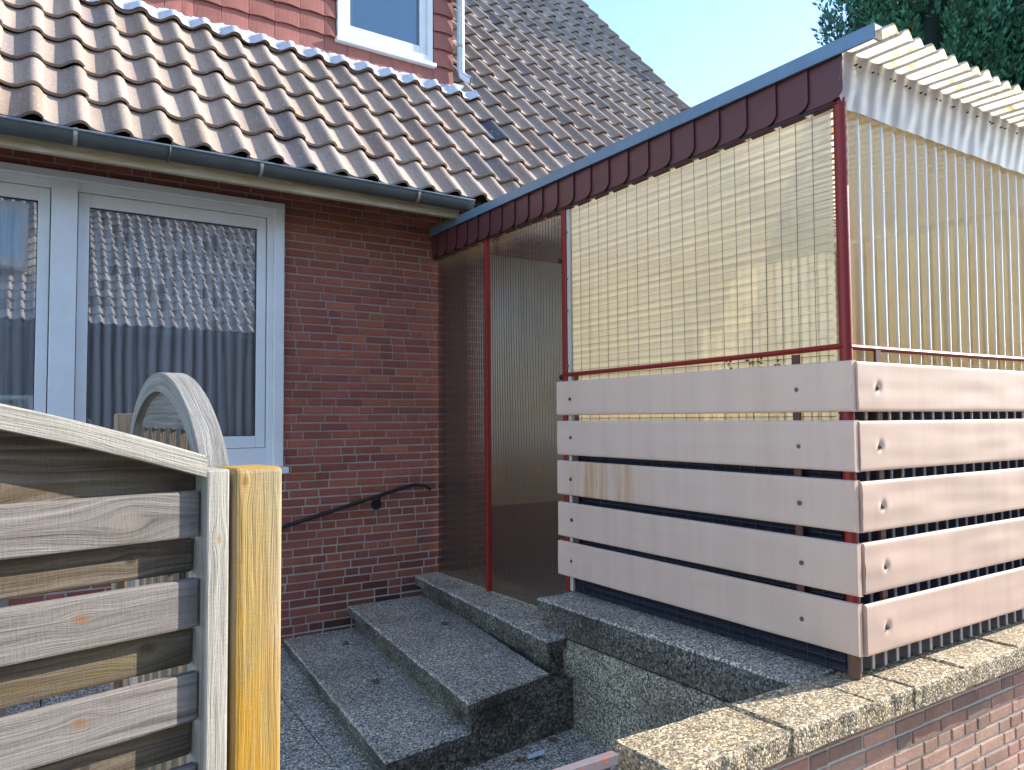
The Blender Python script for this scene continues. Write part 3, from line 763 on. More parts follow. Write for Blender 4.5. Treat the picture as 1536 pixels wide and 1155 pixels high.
def railpts(a, b_, r, sag): return [Vector(a).lerp(Vector(b_), t_) + Vector((0, 0, -sag * math.sin(math.pi * t_))) for t_ in np.linspace(0, 1, 9)]
mb = MB(); mb.tube(railpts((2.905, 3.83, 2.045), (2.905, 1.885, 2.066), 0, .004), .0125, 8); mb.build('rail', M['red'], porch)
mb = MB(); mb.tube(railpts((2.925, 1.868, 2.062), (PX1, 1.868, 2.085), 0, .006), .0125, 8); mb.build('rail', M['red'], porch)
for y in (3.70, 2.118):
    mb = MB(); mb.obox((2.90, y - .018, .80), (0, 0, 1), (1, 0, 0), (0, 1, 0), 1.245, .012, .036); mb.build('board_bracket', M['red'] if False else M['bracketm'], porch)
for x in (3.11, 4.75):
    mb = MB(); mb.obox((x - .018, 1.853, .80), (0, 0, 1), (0, 1, 0), (1, 0, 0), 1.255, .012, .036); mb.build('board_bracket', M['red'] if False else M['bracketm'], porch)
# pink metal boards
def board(org, ax, nrm, L, H, dents, matl, bow=.004, flange=True, seed=0, screws=()):
    ax, nrm, Z = Vector(ax), Vector(nrm), Vector((0, 0, 1)); org = Vector(org)
    us = sorted(set([round(x, 4) for x in np.linspace(0, L, 40)] + [round(min(max(d[0] + k, 0), L), 4) for d in dents for k in np.linspace(-.07, .07, 29)]))
    vs = [0, .003, .008] + list(np.linspace(.016, H - .016, 26)) + [H - .008, H - .003, H]
    off = [-.014, -.003, -.0006] + [0] * 26 + [-.0006, -.003, -.014]
    mb = MB(); P = []
    for v, of in zip(vs, off):
        row = []
        for u in us:
            h = of + bow * math.sin(math.pi * v / H) * noise.noise(Vector((u * 2.1, seed * 3.1, 0))) + .0028 * noise.noise(Vector((u * 3.2, v * 16, seed)))
            for (du, dv, dep, sx, sz) in dents:
                a, b2 = (u - du) / sx, (v - dv) / sz; dd = a * a + b2 * b2
                h -= dep * math.exp(-dd) ; h += dep * .28 * math.exp(-(((u - du) / (sx * 3.2)) ** 2 + ((v - dv + sz * .7) / (sz * 2.0)) ** 2))
            row.append(org + ax * u + Z * v + nrm * h)
        P.append(row)
    mb.grid(P)
    if flange:
        for uu in (0, L):
            e = [org + ax * uu + Z * v + nrm * min(of, 0) for v, of in zip(vs, off)]
            mb.grid([e, [p - nrm * .026 for p in e]], smooth=False)
    o = mb.build('board', matl, porch)
    for (u, v) in screws:
        s = MB(); c = org + ax * u + Z * v + nrm * .0
        s.tube([c - nrm * .012, c + nrm * .003], .0105, 12); s.tube([c + nrm * .002, c + nrm * .007], .006, 6); s.build('screw', M['bolt'], o)
    return o
tops = [2.003, 1.754, 1.502, 1.250, .998]; BH = .214
for i, zt in enumerate(tops):
    z0 = zt - BH
    # side boards: run from the corner (u=0) back towards the house
    drop = [.0, .0, .004, -.003, .006][i]
    board((2.882, 1.836 - .004 * (i % 2), z0 + drop), (0, 1, 0), (-1, 0, 0), 2.035, BH, [(.265, .10, .004, .014, .016), (1.90, .10 + .01 * (i % 2), .006, .018, .018)], M['pink_rust'] if i == 2 else M['pink'], .005, True, i, [(.265, .10), (1.90, .10 + .01 * (i % 2))])
    board((2.914 + .005 * i, 1.828, z0), (1, 0, 0), (0, -1, 0), PX1 - 2.92, BH - .003, [(.145, .105, .009, .020, .020), (1.62, .10, .008, .02, .02), (2.7, .10, .008, .02, .02)], M['pink'], .006, True, i + 20, [(.145, .10), (1.62, .10), (2.7, .1)])
# inner structure: floor, far end, side, added dark boards
mb = MB(); mb.box(3.1, PX1 + .2, 1.99, 5.59, .2, .50); mb.build('floor', M['floor'], porch)
mb = MB(); mb.box(2.985, 3.0, 1.96, 3.79, .69, 1.62); mb.box(3.0, PX1, 1.96, 1.975, .69, 1.80); mb.build('added_lining', M['added_lining'], porch)  # added behind the lower sheets to keep the board gaps dark
mb = MB(); mb.box(2.99, 3.20, 5.562, 5.588, .50, 3.25); mb.build('added_lining', M['added_lining'], porch)  # dark strip added over the brick so the left smoky panel looks dark
mb = MB(); mb.box(3.44, PX1 - .07, 5.565, 5.588, 1.02, 3.2); mb.build('wall_cladding', M['innerwall'], porch)
mb = MB(); mb.box(3.44, PX1 - .07, 5.56, 5.588, .50, 1.02); mb.build('wainscot', M['wainscot'], porch)
mb = MB(); P = []
for y in np.arange(1.93, 5.59, FP / 10):
    P.append([(PX1 + .012 * math.sin(2 * math.pi * y / FP), y, z) for z in np.linspace(.5, 3.25, 4)])
mb.grid(P); mb.build('corrugated_panel', M['roofsheet'], porch)
for y in (1.93, 3.7, 5.5): post(y, .05, .5, 3.2, PX1 - .06)
for y in (3.80, 1.94):
    mb = MB(); mb.box(2.955, PX1, y, y + .05, 3.16, 3.25); mb.build('rafter', M['whitewood'], porch)
# roof sheet, ribs run from the house to the street
mb = MB(); P = []; RPd = .0955
for x in np.arange(2.885, PX1 + .2, RPd / 12):
    k = (x - 2.885) / RPd
    row = []
    for y in [1.63, 1.66, 1.72, 1.80, 2.2, 3, 4, 5.0, 5.58]:
        yy_ = y + (.022 * noise.noise(Vector((math.floor(k) * 3.7, 0, 5))) if y < 1.7 else 0)
        a = .019 + (.008 * noise.noise(Vector((math.floor(k) * 1.9, y * 3, 1))) if y < 1.9 else 0)
        row.append((x, yy_, 3.322 + .012 * (y - 1.63) + a * math.sin(2 * math.pi * k) + (.008 * noise.noise(Vector((k * .8, 2, y))) if y < 1.9 else 0)))
    P.append(row)
mb.grid(P); mb.build('roof_sheet', M['roofsheet'], porch)
# blue-grey edge trim
mb = MB()
mb.obox((2.862, 1.685, 3.290), (0, 1, 0), (1, 0, 0), (0, 0, 1), 3.905, .003, .064)
mb.obox((2.862, 1.685, 3.352), (0, 1, 0), (1, 0, 0), (0, 0, 1), 3.905, .06, .003)
mb.obox((2.855, 1.685, 3.288), (0, 1, 0), (1, 0, 0), (0, 0, 1), 3.905, .012, .006)
tr = mb.build('edge_trim', M['trim'], porch, bevel=.002)
mb = MB(); mb.obox((2.868, 1.684, 3.292), (1, 0, 0), (0, 1, 0), (0, 0, 1), .05, .012, .058); mb.build('end_cap', M['whitewood'], tr)
# wine-red fascia shingles with one rounded lower corner
mb = MB(); y = 1.838; k = 0; dy = .1665
while y < 5.58:
    y2 = min(y + dy, 5.59); zt, zb = 3.312, 3.112; r = .055
    # outline from the near edge (rounded low corner) to the far edge
    arc = [(y + r - r * math.cos(a), zb + r * .8 - r * .8 * math.sin(a)) for a in np.linspace(0, math.pi / 2, 6)]
    out = [(y, zt)] + arc + [(y2 + .02, zb - .0), (y2 + .02, zt)]
    x0 = 2.876; tilt = .012
    def fx(yy2): return x0 + tilt * (yy2 - y) / dy
    F = [(fx(a), a, z) for a, z in out]; B = [(p[0] + .005, p[1], p[2]) for p in F]
    mb.face(F); n = len(F)
    for i in range(n): mb.face([F[i], B[i], B[(i + 1) % n], F[(i + 1) % n]])
    # folded-in lower lip
    mb.face([(fx(y + r), y + r, zb), (fx(y2), y2, zb), (fx(y2) + .03, y2, zb - .022), (fx(y + r) + .03, y + r - .03, zb - .022)])
    y += dy; k += 1
mb.build('fascia', M['wine'], porch)
mb = MB(); mb.box(2.892, 2.91, 1.90, 5.59, 3.10, 3.29); mb.build('fascia_board', M['black'], porch)
# white valance under the roof overhang
mb = MB(); P = []; xs = np.arange(2.874, PX1 + .1, RPd / 10)
for t_ in np.linspace(0, 1, 12):
    row = []
    for x in xs:
        r = .085; cut = 0
        if x - 2.874 < r:
            q = 1 - (x - 2.874) / r; cut = (1 - math.sqrt(max(0, 1 - q * q))) * .11
        z = lerp(3.308, 3.082 + cut + .004 * noise.noise(Vector((x * 7, 0, 0))), t_)
        zz = (3.282 - z) / .2
        row.append((x, 1.832 + .036 * zz - .0045 * math.sin(2 * math.pi * x / (RPd * 1.02)) * (1 - zz * .75) + .006 * noise.noise(Vector((x * 9, z * 9, 2))), z))
    P.append(row)
mb.grid(P); val = mb.build('valance', M['valance'], porch)
x = 2.97
while x < 5.9:
    for dx in (0, .034):
        if random.random() < .85:
            mb = MB(); mb.tube([(x + dx, 1.826, 3.266), (x + dx, 1.838, 3.266)], .0042, 8); mb.build('screw', M['black'], val)
    x += RPd * 1.35
# a few weeds growing behind the rail
for y in (2.25, 2.31, 2.37, 2.50, 2.62):
    pass
mb = MB()
for y in (2.22, 2.33, 2.38, 2.50):
    for k in range(5):
        a = random.uniform(0, 6.28); p = Vector((2.918, y + random.uniform(-.015, .015), 2.01 + random.uniform(0, .04))); L = .022
        d1 = Vector((0, math.cos(a), math.sin(a))); d2 = Vector((-.4, -math.sin(a), math.cos(a)))
        mb.face([p, p + d1 * L * .5 + d2 * L * .25, p + d1 * L, p + d1 * L * .5 - d2 * L * .25])
    mb.tube([(2.918, y, 1.98), (2.918, y + .005, 2.05)], .0015, 4)
tag(mb.build('weeds', M['weed']), 'small green weeds sprouting under the red rail of the porch', 'weeds', kind='stuff')

# ================================================================== WOODEN FENCE
u = Vector((.9736, .2284, 0)); nf = Vector((.2284, -.9736, 0)); Zv = Vector((0, 0, 1)); q0 = Vector((.288, 1.33, 0))
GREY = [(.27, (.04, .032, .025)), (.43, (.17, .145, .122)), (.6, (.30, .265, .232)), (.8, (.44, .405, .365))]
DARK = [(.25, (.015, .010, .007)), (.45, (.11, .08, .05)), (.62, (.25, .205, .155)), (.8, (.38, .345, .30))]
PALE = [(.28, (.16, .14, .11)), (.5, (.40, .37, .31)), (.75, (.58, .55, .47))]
RK = (.27, .125, .05); DK = (.05, .035, .025)
fence = thing('wooden_fence', (q0 - u * .9)[:], 'grey weathered slatted wooden fence panel with a sloping arched top rail', 'fence')
def fbox(name, s0, s1, z0, z1, d0, d1, matl, along='u', bevel=.003, parent=fence, warp=0):
    """d = distance in front of the panel plane"""
    o = q0 + u * s0 + nf * d0 + Zv * z0
    mb = MB()
    if along == 'u': mb.obox(o, u, Zv, nf, s1 - s0, z1 - z0, d1 - d0)
    else: mb.obox(o, Zv, u, nf, z1 - z0, s1 - s0, d1 - d0)
    return mb.build(name, matl, parent, bevel=bevel)
WL = 1.70    # panel width
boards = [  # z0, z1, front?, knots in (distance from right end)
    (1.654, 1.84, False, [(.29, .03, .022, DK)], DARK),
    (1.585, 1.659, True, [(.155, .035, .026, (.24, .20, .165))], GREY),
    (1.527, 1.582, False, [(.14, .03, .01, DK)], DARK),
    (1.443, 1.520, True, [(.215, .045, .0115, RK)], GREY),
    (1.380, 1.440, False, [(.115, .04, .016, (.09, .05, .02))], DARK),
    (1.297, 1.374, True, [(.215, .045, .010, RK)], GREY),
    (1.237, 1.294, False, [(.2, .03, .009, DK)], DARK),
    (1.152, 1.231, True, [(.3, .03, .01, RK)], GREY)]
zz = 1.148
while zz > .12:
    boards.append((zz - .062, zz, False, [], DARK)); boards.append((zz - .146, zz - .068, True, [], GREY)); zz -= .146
def arch_z(s):  # underside/top of the arched rail; s = distance left of the right end
    return 1.688 + .348 * s - .165 * s * s if s > 0 else 1.688
for i, (z0, z1, fr, kn, st) in enumerate(boards):
    kk = [(WL - .045 - a, b_, r, c) for a, b_, r, c in kn]
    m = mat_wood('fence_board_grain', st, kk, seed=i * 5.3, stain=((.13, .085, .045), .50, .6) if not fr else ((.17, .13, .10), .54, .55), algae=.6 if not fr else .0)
    if i == 0:
        # the filler board follows the arch
        mb = MB(); n = 30; 
        for k in range(n):
            sa, sb = .045 + (WL - .09) * k / n, .045 + (WL - .09) * (k + 1) / n
            def P_(s, z, d): return q0 - u * s + Zv * z + nf * d
            ha, hb = arch_z(sa) - .022, arch_z(sb) - .022
            for d in (-.010, .006):
                mb.face([P_(sa, z0, d), P_(sb, z0, d), P_(sb, hb, d), P_(sa, ha, d)], uv=[(WL - sa, 0), (WL - sb, 0), (WL - sb, hb - z0), (WL - sa, ha - z0)])
            mb.face([P_(sa, z0, -.010), P_(sb, z0, -.010), P_(sb, z0, .006), P_(sa, z0, .006)], uv=[(WL - sa, 0), (WL - sb, 0), (WL - sb, .01), (WL - sa, .01)])
        mb.build('slat', m, fence)
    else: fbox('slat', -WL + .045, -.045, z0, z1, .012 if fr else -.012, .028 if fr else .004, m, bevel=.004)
mp = mat_wood('fence_stile_grain', PALE, [(.55, .02, .010, (.22, .13, .05)), (1.53, .02, .008, (.36, .24, .09)), (1.05, .012, .009, (.3, .2, .1))], seed=40, gscale=1.3)
fbox('stile', -.0425, -.004, .05, 1.692, -.02, .046, mp, 'z', .004)
fbox('stile', -WL, -WL + .042, .05, 1.692, -.02, .046, mp, 'z', .004)
fbox('slat', -WL + .043, -.043, .06, .12, -.015, .03, mat_wood('fence_foot_grain', GREY, seed=61), bevel=.004)
# arched top rail
mb = MB(); n = 40; Q = []
for k in range(n + 1):
    s = .043 + (WL - .086) * k / n
    zt = arch_z(s) + .012; zb = zt - .034
    Q.append([q0 - u * s + nf * d + Zv * z for d, z in ((.046, zb), (.046, zt), (-.02, zt), (-.02, zb), (.046, zb))])
vc = [0, .034, .10, .134, .2]
mb.grid(Q, smooth=False, uvf=lambda i, j: (i * WL / n, vc[j])); mb.face(Q[0][:4]); mb.face(Q[-1][:4])
mb.build('arched_rail', mat_wood('fence_rail_grain', PALE, [], seed=77, gscale=1.2), fence, bevel=.003)

# yellow-stained post beside it
YEL = [(.28, (.11, .065, .018)), (.45, (.33, .21, .055)), (.62, (.49, .35, .12)), (.85, (.58, .46, .22))]
mb = MB(); w = .087
mb.obox(q0 + u * .004 - nf * .040 + Zv * -.25, Zv, u, nf, 1.942, w, w)
post_m = mat_wood('yellow_post_grain', YEL, [(1.92, .017, .010, (.24, .13, .03)), (1.35, .055, .006, (.5, .33, .1))], seed=15, gscale=.9, stain=((.50, .245, .006), .40, .9), algae=.35, fade=(1.72, 2.25, (.52, .47, .34), 4.5, 1.6))
o = mb.build('fence_post', post_m, bevel=.009, seg=3)
tag(o, 'thick square wooden post stained bright yellow, right of the slatted panel', 'post', 'posts of the wooden fence')

# arched gate leaf, seen almost edge-on, running back towards the house
gate = thing('wooden_gate', (.27, 1.83, -.05), 'grey wooden gate leaf with a rounded arch top, standing open behind the panel', 'gate')
GY0, GY1, GXc = 1.352, 2.29, .262
def ga(t): # arch z over t 0..1
    return 1.690 + .045 * t + .165 * (4 * t * (1 - t)) ** .72
mb = MB(); Q = []; n = 36
for k in range(n + 1):
    t_ = .5 - .5 * math.cos(math.pi * k / n); y = lerp(GY0, GY1, t_)
    tt = min(max(t_, .0), 1.0)
    e = 1e-3; sl = (ga(min(tt + e, 1)) - ga(max(tt - e, 0))) / ((min(tt + e, 1) - max(tt - e, 0)) * (GY1 - GY0))
    nn = Vector((0, -sl, 1)).normalized()
    top_ = Vector((0, y, ga(tt)))
    bot_ = top_ - nn * .042
    Q.append([Vector((GXc + dx, p.y, p.z)) for dx, p in ((-.0, bot_), (-.0, top_), (.046, top_), (.046, bot_), (0, bot_))])
vc2 = [0, .042, .09, .13, .18]
mb.grid(Q, smooth=False, uvf=lambda i, j: (i * .035, vc2[j])); mb.face(Q[0][:4]); mb.face(Q[-1][:4])
gm = mat_wood('gate_grain', [(.28, (.10, .09, .075)), (.5, (.28, .26, .225)), (.75, (.46, .44, .40))], [], seed=91, gscale=1.3)
mb.build('arch_rail', gm, gate, bevel=.003)
for yy2 in (GY0, GY1 - .042):
    mb = MB(); mb.obox((GXc, yy2, .05), (0, 0, 1), (0, 1, 0), (1, 0, 0), 1.585, .042, .046); mb.build('stile', gm, gate, bevel=.003)
gb = mat_wood('gate_board_grain', GREY, [(.35, .05, .02, (.2, .17, .16))], seed=101)
mb = MB(); n = 16
for k in range(n):
    ta, tb = .10 + .8 * k / n, .10 + .8 * (k + 1) / n; ya, yb = lerp(GY0, GY1, ta), lerp(GY0, GY1, tb)
    for x in (GXc + .016, GXc + .030): mb.face([(x, ya, 1.752), (x, yb, 1.752), (x, yb, max(1.7525, ga(tb) - .03)), (x, ya, max(1.7525, ga(ta) - .03))], uv=[(ya, 0), (yb, 0), (yb, ga(tb) - 1.745), (ya, ga(ta) - 1.745)])
    mb.face([(GXc + .016, ya, 1.752), (GXc + .030, ya, 1.752), (GXc + .030, yb, 1.752), (GXc + .016, yb, 1.752)], uv=[(ya, 0), (ya, .01), (yb, .01), (yb, 0)])
mb.build('top_board', gb, gate)
gd = mat_wood('gate_picket_grain', DARK, [], seed=111)
y = GY0 + .13
while y < GY1 - .1:
    mb = MB(); mb.obox((GXc + .012, y, .08), (0, 0, 1), (0, 1, 0), (1, 0, 0), 1.675, .055, .018); mb.build('picket', gd, gate); y += .125
mb = MB(); mb.obox((GXc + .031, GY0 + .043, 1.46), (0, 1, 0), (0, 0, 1), (1, 0, 0), GY1 - GY0 - .086, .07, .014); mb.build('crossbar', gb, gate)
# post carrying the gate at its far end
mb = MB(); mb.obox((.232, 2.30, -.05), (0, 0, 1), (0, 1, 0), (1, 0, 0), 1.842, .085, .085)
o = mb.build('fence_post', mat_wood('far_post_grain', [(.3, (.20, .12, .07)), (.6, (.42, .29, .19)), (.8, (.52, .40, .29))], [], seed=131, gscale=1.2), bevel=.004)
tag(o, 'brownish square post with flat sawn top behind the arched gate leaf', 'post', 'posts of the wooden fence')
mb = MB(); mb.tube([(-.045, 3.0, -.1), (-.045, 3.0, 1.77), (-.045, 3.0, 1.795), (-.045, 3.0, 1.808)], [.04, .04, .034, .012], 14)
o = mb.build('fence_post', mat_wood('round_post_grain', GREY, [], seed=151))
tag(o, 'round grey post whose domed top just shows above the sloping fence rail', 'post', 'posts of the wooden fence')

# ================================================================== METAL GATE
def mat_flake():
    t = NT('flaking_gate_paint'); p = t.pos()
    n = t.noise(p, 38, 5, .6); n2 = t.noise(p, 22, 4, .6)
    c = t.mix(t.ramp(n2, [(.57, 0), (.60, 1)]), (.22, .185, .20), (.42, .15, .085))
    c = t.mix(t.ramp(n, [(.66, 0), (.69, 1)]), c, (.66, .62, .58))
    return t.done(t.bsdf(c, .55, t.bump(n2, .5, .004)))
fm = mat_flake()
mg = thing('metal_gate', (1.0, 1.86, -.05), 'low steel gate with flaking purple grey paint and rust, closing against the coping', 'gate')
mb = MB(); mb.obox((.45, 1.895, .655), (1, 0, 0), (0, 1, 0), (0, 0, 1), 1.195, .034, .034); mb.build('top_bar', fm, mg, bevel=.002)
mb = MB(); mb.obox((.45, 1.895, .10), (1, 0, 0), (0, 1, 0), (0, 0, 1), 1.195, .034, .034); mb.build('bottom_bar', fm, mg, bevel=.002)
for x in (.45, 1.612):
    mb = MB(); mb.obox((x, 1.896, .135), (0, 0, 1), (1, 0, 0), (0, 1, 0), .519, .032, .032); mb.build('upright', fm, mg, bevel=.002)
bm_ = mat_paint('gate_bar_olive', (.22, .19, .08), .6, .5, (.25, .1, .05), 20, .4)
x = .56
while x < 1.6:
    mb = MB(); mb.obox((x, 1.904, .135), (0, 0, 1), (1, 0, 0), (0, 1, 0), .519, .016, .016); mb.build('bar', bm_, mg); x += .105
mb = MB(); mb.obox((1.40, 1.90, .56), (1, 0, 0), (0, 1, 0), (0, 0, 1), .2, .012, .092); mb.build('lock_plate', fm, mg, bevel=.002)

# ================================================================== LITTER
def gz_(y): return .115 - .052 * (YH - y)
mb = MB(); yb = 3.42; P = [(2.25, 3.30), (2.33, 3.27), (2.37, 3.31), (2.335, 3.345), (2.27, 3.335)]
mb.face([(x, y, gz_(y) + .004 + (.03 if i in (1, 2) else .01)) for i, (x, y) in enumerate(P)])
mb.face([(x, y, gz_(y) + .006 + (.03 if i in (1, 2) else .01)) for i, (x, y) in enumerate(P)][::-1])
tag(mb.build('paper_scrap', M['paper']), 'pale blue paper scrap lying on the paving beside the steps', 'litter')
LP = [(2.22, 3.33, gz_(3.33), 'curled brown leaf on the paving next to the paper scrap'), (2.50, 3.42, gz_(3.42), 'dead leaf in the corner between steps and retaining wall'), (1.99, 5.2, .183, 'dead brown leaf on the lowest step near the brick wall'), (1.86, 4.35, .183, 'dead leaf caught in the joint of the lowest step'), (2.52, 4.7, .353, 'brown leaf flake in the middle of the second step')]
for x, y, z, lab in LP:
    mb = MB()
    for k in range(4):
        a = k * 1.7 + x; L = .028
        c = Vector((x + .016 * math.cos(a), y + .016 * math.sin(a), z + .004)); d1 = Vector((math.cos(a * 2), math.sin(a * 2), .25)); d2 = Vector((-math.sin(a * 2), math.cos(a * 2), .1))
        mb.face([c - d1 * L, c + d2 * L * .45 + Vector((0, 0, .008)), c + d1 * L, c - d2 * L * .45 + Vector((0, 0, .008))])
    tag(mb.build('dead_leaf', M['leaf']), lab, 'leaf', 'dead leaves on the steps and paving')

# ================================================================== CONIFERS
def leaf_mat():
    t = NT('conifer_foliage')
    a = t.n('Attribute', {'attribute_name': 'Col'}).outputs[0]
    d = t.bsdf(a, .6); tl = t.n('BsdfTranslucent', None, Color=a).outputs[0]
    return t.done(t.n('MixShader', None, _0=.2, _1=d, _2=tl).outputs[0])
LM = leaf_mat(); BARK = mat_paint('conifer_bark', (.10, .07, .05), .9, .4, (.04, .03, .02), 12, .8)
def conifer(x, y, r, h, label, seed, ns, tint=(1, 1, 1), z0=0.3):
    root = thing('conifer', (x, y, -.1), label, 'tree', 'conifers behind the porch')
    rg = np.random.default_rng(seed)
    # plumes: each is a leaning spindle of sprays on the crown's surface
    V = []; Cc = []
    npl = int(ns / 60)
    for i in range(npl):
        zz = z0 + (h - z0) * rg.random() ** .85; f = (zz - z0) / (h - z0)
        rad = r * (1 - f ** 2.6) * (.58 + .46 * rg.random() ** .7) * min(1, .45 + f * 3)
        a = rg.random() * 6.283; ctr = np.array([x + rad * math.cos(a), y + rad * math.sin(a), zz])
        out = np.array([math.cos(a), math.sin(a), 0])
        axis = out * (.28 + .15 * rg.random()) + np.array([0, 0, 1.]) + rg.normal(0, .12, 3); axis /= np.linalg.norm(axis)
        L = .8 + .9 * rg.random(); pr = .15 + .15 * rg.random()
        base = np.array([.058, .205, .108]) * (0.35 + 1.2 * rg.random()) * np.array(tint)
        m = 60
        tt = rg.random(m); pr_t = pr * np.sin(np.pi * (.12 + .85 * tt)) 
        an = rg.random(m) * 6.283
        e1 = np.cross(axis, [0, 0, 1.]) + 1e-6; e1 /= np.linalg.norm(e1); e2 = np.cross(axis, e1)
        for j in range(m):
            dr = e1 * math.cos(an[j]) + e2 * math.sin(an[j])
            p = ctr + axis * (tt[j] * L) + dr * pr_t[j] * .55
            d = axis * .8 + dr * .55 + rg.normal(0, .2, 3); d /= np.linalg.norm(d)
            sd = np.cross(d, rg.normal(0, 1, 3)); sd /= np.linalg.norm(sd)
            l = .11 + .11 * rg.random(); w = .020 + .016 * rg.random()
            # a small flat spray: three blades
            V += [p, p + d * l * .5 + sd * w, p + d * l, p + d * l * .5 - sd * w]
            V += [p + d * l * .15, p + d * l * .62 + sd * w * 2.1, p + d * l * .42 + sd * w * .7, p + d * l * .30]
            V += [p + d * l * .15, p + d * l * .62 - sd * w * 2.1, p + d * l * .42 - sd * w * .7, p + d * l * .30]
            k = .75 + .5 * rg.random(); c = base * k
            if rg.random() < .05: c = np.array([.09, .065, .03]) * k
            Cc.append(c)
    V = np.array(V) - np.array([x, y, -.1]); nq = len(V) // 4
    me = bpy.data.meshes.new('crown'); me.from_pydata(V.tolist(), [], [(4 * i, 4 * i + 1, 4 * i + 2, 4 * i + 3) for i in range(nq)])
    me.materials.append(LM); ca = me.color_attributes.new('Col', 'FLOAT_COLOR', 'CORNER')
    C4 = np.ones((nq * 4, 4)); C4[:, :3] = np.repeat(np.array(Cc), 12, axis=0); ca.data.foreach_set('color', C4.ravel().tolist())
    o = bpy.data.objects.new('crown', me); col.objects.link(o); o.parent = root
    mb = MB(); P = []
    for i in range(40):
        f = i / 39; z = lerp(z0 - 1.5, h * .97, f); row = []
        for j in range(37):
            a = 2 * math.pi * (j % 36) / 36
            rr = r * max(.02, 1 - f ** 2.6) * .62 * (1 + .30 * noise.noise(Vector((math.cos(a) * 2.2, math.sin(a) * 2.2, z * .9 + seed))))
            row.append((x + rr * math.cos(a), y + rr * math.sin(a), z))
        P.append(row)
    mb.grid(P, (.012 * tint[0], .034 * tint[1], .02 * tint[2]))
    if r > .8: mb.build('inner_twigs', LM, root)
    mb = MB(); mb.tube([(x, y, -.1), (x + .03, y, h * .4), (x, y + .02, h * .93)], [r * .13 + .05, r * .09 + .03, .02], 9)
    for k in range(14):
        z = h * (.1 + .8 * k / 14); a = k * 2.4; rr = r * (1 - (z / h) ** 2.6) * .7
        mb.tube([(x, y, z), (x + rr * .5 * math.cos(a), y + rr * .5 * math.sin(a), z + .1), (x + rr * math.cos(a), y + rr * math.sin(a), z + .5)], [.04, .03, .01], 5)
    mb.build('trunk', BARK, root)
def azp(a, d): return d * math.sin(R(a)), d * math.cos(R(a))
conifer(*azp(58.6, 21), .60, 14.6, 'slim bluish conifer with loose twigs at the left edge of the trees', 11, 9000, (1.1, 1.0, 1.5), z0=7.5)
conifer(*azp(63.4, 21.0), 1.75, 19.5, 'broad dark green conifer rising above the roof corner of the porch', 12, 74000, z0=6.5)
conifer(*azp(69.6, 21.8), 2.4, 20.5, 'dense dark conifer cut off by the right edge of the picture', 13, 92000, (.85, .95, 1.1), z0=6.5)

# ================================================================== HOUSE ACROSS THE STREET (mirrored in the panes)
oh = thing('tiled_house', (3, -7, -.1), 'tiled house across the street, visible only as a mirror image in the window', 'house')
OY, OZ = -5.9, 3.72
mb = MB(); mb.box(-9, 13, OY - 7, OY - .45, -.3, 3.75)
mb.build('wall', M['render'], oh)
mb = MB(); pantile_roof(mb, -6.0, 70, 17, -.02, OY, OZ, R(38), ysign=-1, lite=True, base=(.62, .54, .47)); mb.build('roof', M['tile'], oh)
mb = MB()
mb.face([(-9, OY - .05, OZ - .04), (13, OY - .05, OZ - .04), (13, OY - 4.9, OZ + 3.75), (-9, OY - 4.9, OZ + 3.75)])
mb.face([(-9, OY - 4.9, OZ + 3.75), (13, OY - 4.9, OZ + 3.75), (13, OY - 9.4, OZ), (-9, OY - 9.4, OZ)])
mb.build('roof_underlay', M['render'], oh)
mb = MB(); mb.box(-2.2, .15, OY - 3.5, OY - .95, OZ + 1.2, OZ + 2.5); od = mb.build('dormer', M['white_up'], oh)
mb = MB(); mb.box(-2.05, 0.0, OY - .948, OY - .93, OZ + 1.4, OZ + 2.25); mb.build('window_pane', M['blind'], od)
mb = MB(); mb.box(-9, 13, OY - .02, OY + .08, OZ - .14, OZ - .04); mb.build('gutter', M['zinc'], oh)
for x in (-4, -1, 2.2, 5.5):
    mb = MB(); mb.box(x, x + 1.3, OY - .47, OY - .44, .9, 2.3); frm = mb.build('window', M['white_up'], oh)
    mb = MB(); mb.box(x + .08, x + 1.22, OY - .438, OY - .43, .98, 2.22); mb.build('pane', M['glass'], frm)

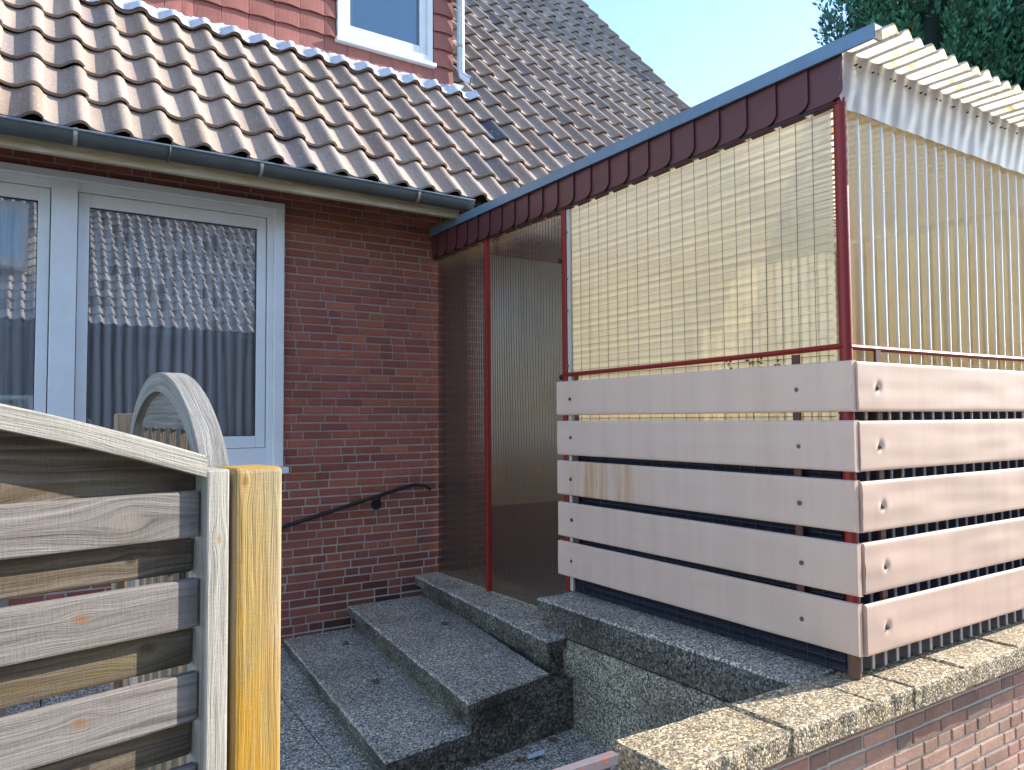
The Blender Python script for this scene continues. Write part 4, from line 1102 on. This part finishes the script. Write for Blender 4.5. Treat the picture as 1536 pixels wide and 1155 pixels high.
# ================================================================== LIGHT, SKY, CAMERA
EL = R(27); AZ = R(11.5); S = Vector((math.cos(AZ) * math.cos(EL), -math.sin(AZ) * math.cos(EL), math.sin(EL)))
sun = bpy.data.lights.new('sun', 'SUN'); sun.energy = 3.0; sun.angle = R(.53); sun.color = (1.0, .94, .85)
so = bpy.data.objects.new('sun', sun); col.objects.link(so); so.rotation_euler = S.to_track_quat('Z', 'Y').to_euler(); so.location = (20, -6, 25)
w = bpy.data.worlds.new('World'); sc.world = w; w.use_nodes = True
nt = w.node_tree; bg = nt.nodes['Background']
sky = nt.nodes.new('ShaderNodeTexSky'); sky.sky_type = 'NISHITA'; sky.sun_disc = False
sky.sun_elevation = EL; sky.sun_rotation = math.atan2(S.x, S.y); sky.air_density = .85; sky.dust_density = .2; sky.ozone_density = 1.6
nt.links.new(sky.outputs[0], bg.inputs[0]); bg.inputs[1].default_value = .15

cam = bpy.data.cameras.new('camera'); co = bpy.data.objects.new('camera', cam); col.objects.link(co)
yaw, pitch, roll, F = R(33.3), R(2.55), R(.4), 1135.0
fwd0 = Vector((math.sin(yaw), math.cos(yaw), 0)); r0 = Vector((math.cos(yaw), -math.sin(yaw), 0)); u0 = Vector((0, 0, 1))
fw = fwd0 * math.cos(pitch) + u0 * math.sin(pitch); up = -fwd0 * math.sin(pitch) + u0 * math.cos(pitch)
rt = r0 * math.cos(roll) - up * math.sin(roll); up = up * math.cos(roll) + r0 * math.sin(roll)
from mathutils import Matrix
co.matrix_world = Matrix(((rt.x, up.x, -fw.x, 0), (rt.y, up.y, -fw.y, 0), (rt.z, up.z, -fw.z, 1.77), (0, 0, 0, 1)))
cam.sensor_width = 36; cam.lens = 36 * F / 1536; cam.clip_start = .05; cam.clip_end = 1500
sc.camera = co
sc.view_settings.view_transform = 'Standard'; sc.view_settings.look = 'None'; sc.view_settings.exposure = 1.66; sc.view_settings.gamma = 1
sc.render.engine = 'CYCLES'
sc.cycles.max_bounces = 12; sc.cycles.transparent_max_bounces = 16; sc.cycles.transmission_bounces = 8; sc.cycles.diffuse_bounces = 6
sc.cycles.sample_clamp_indirect = 6.0
sc.cycles.use_denoising = True
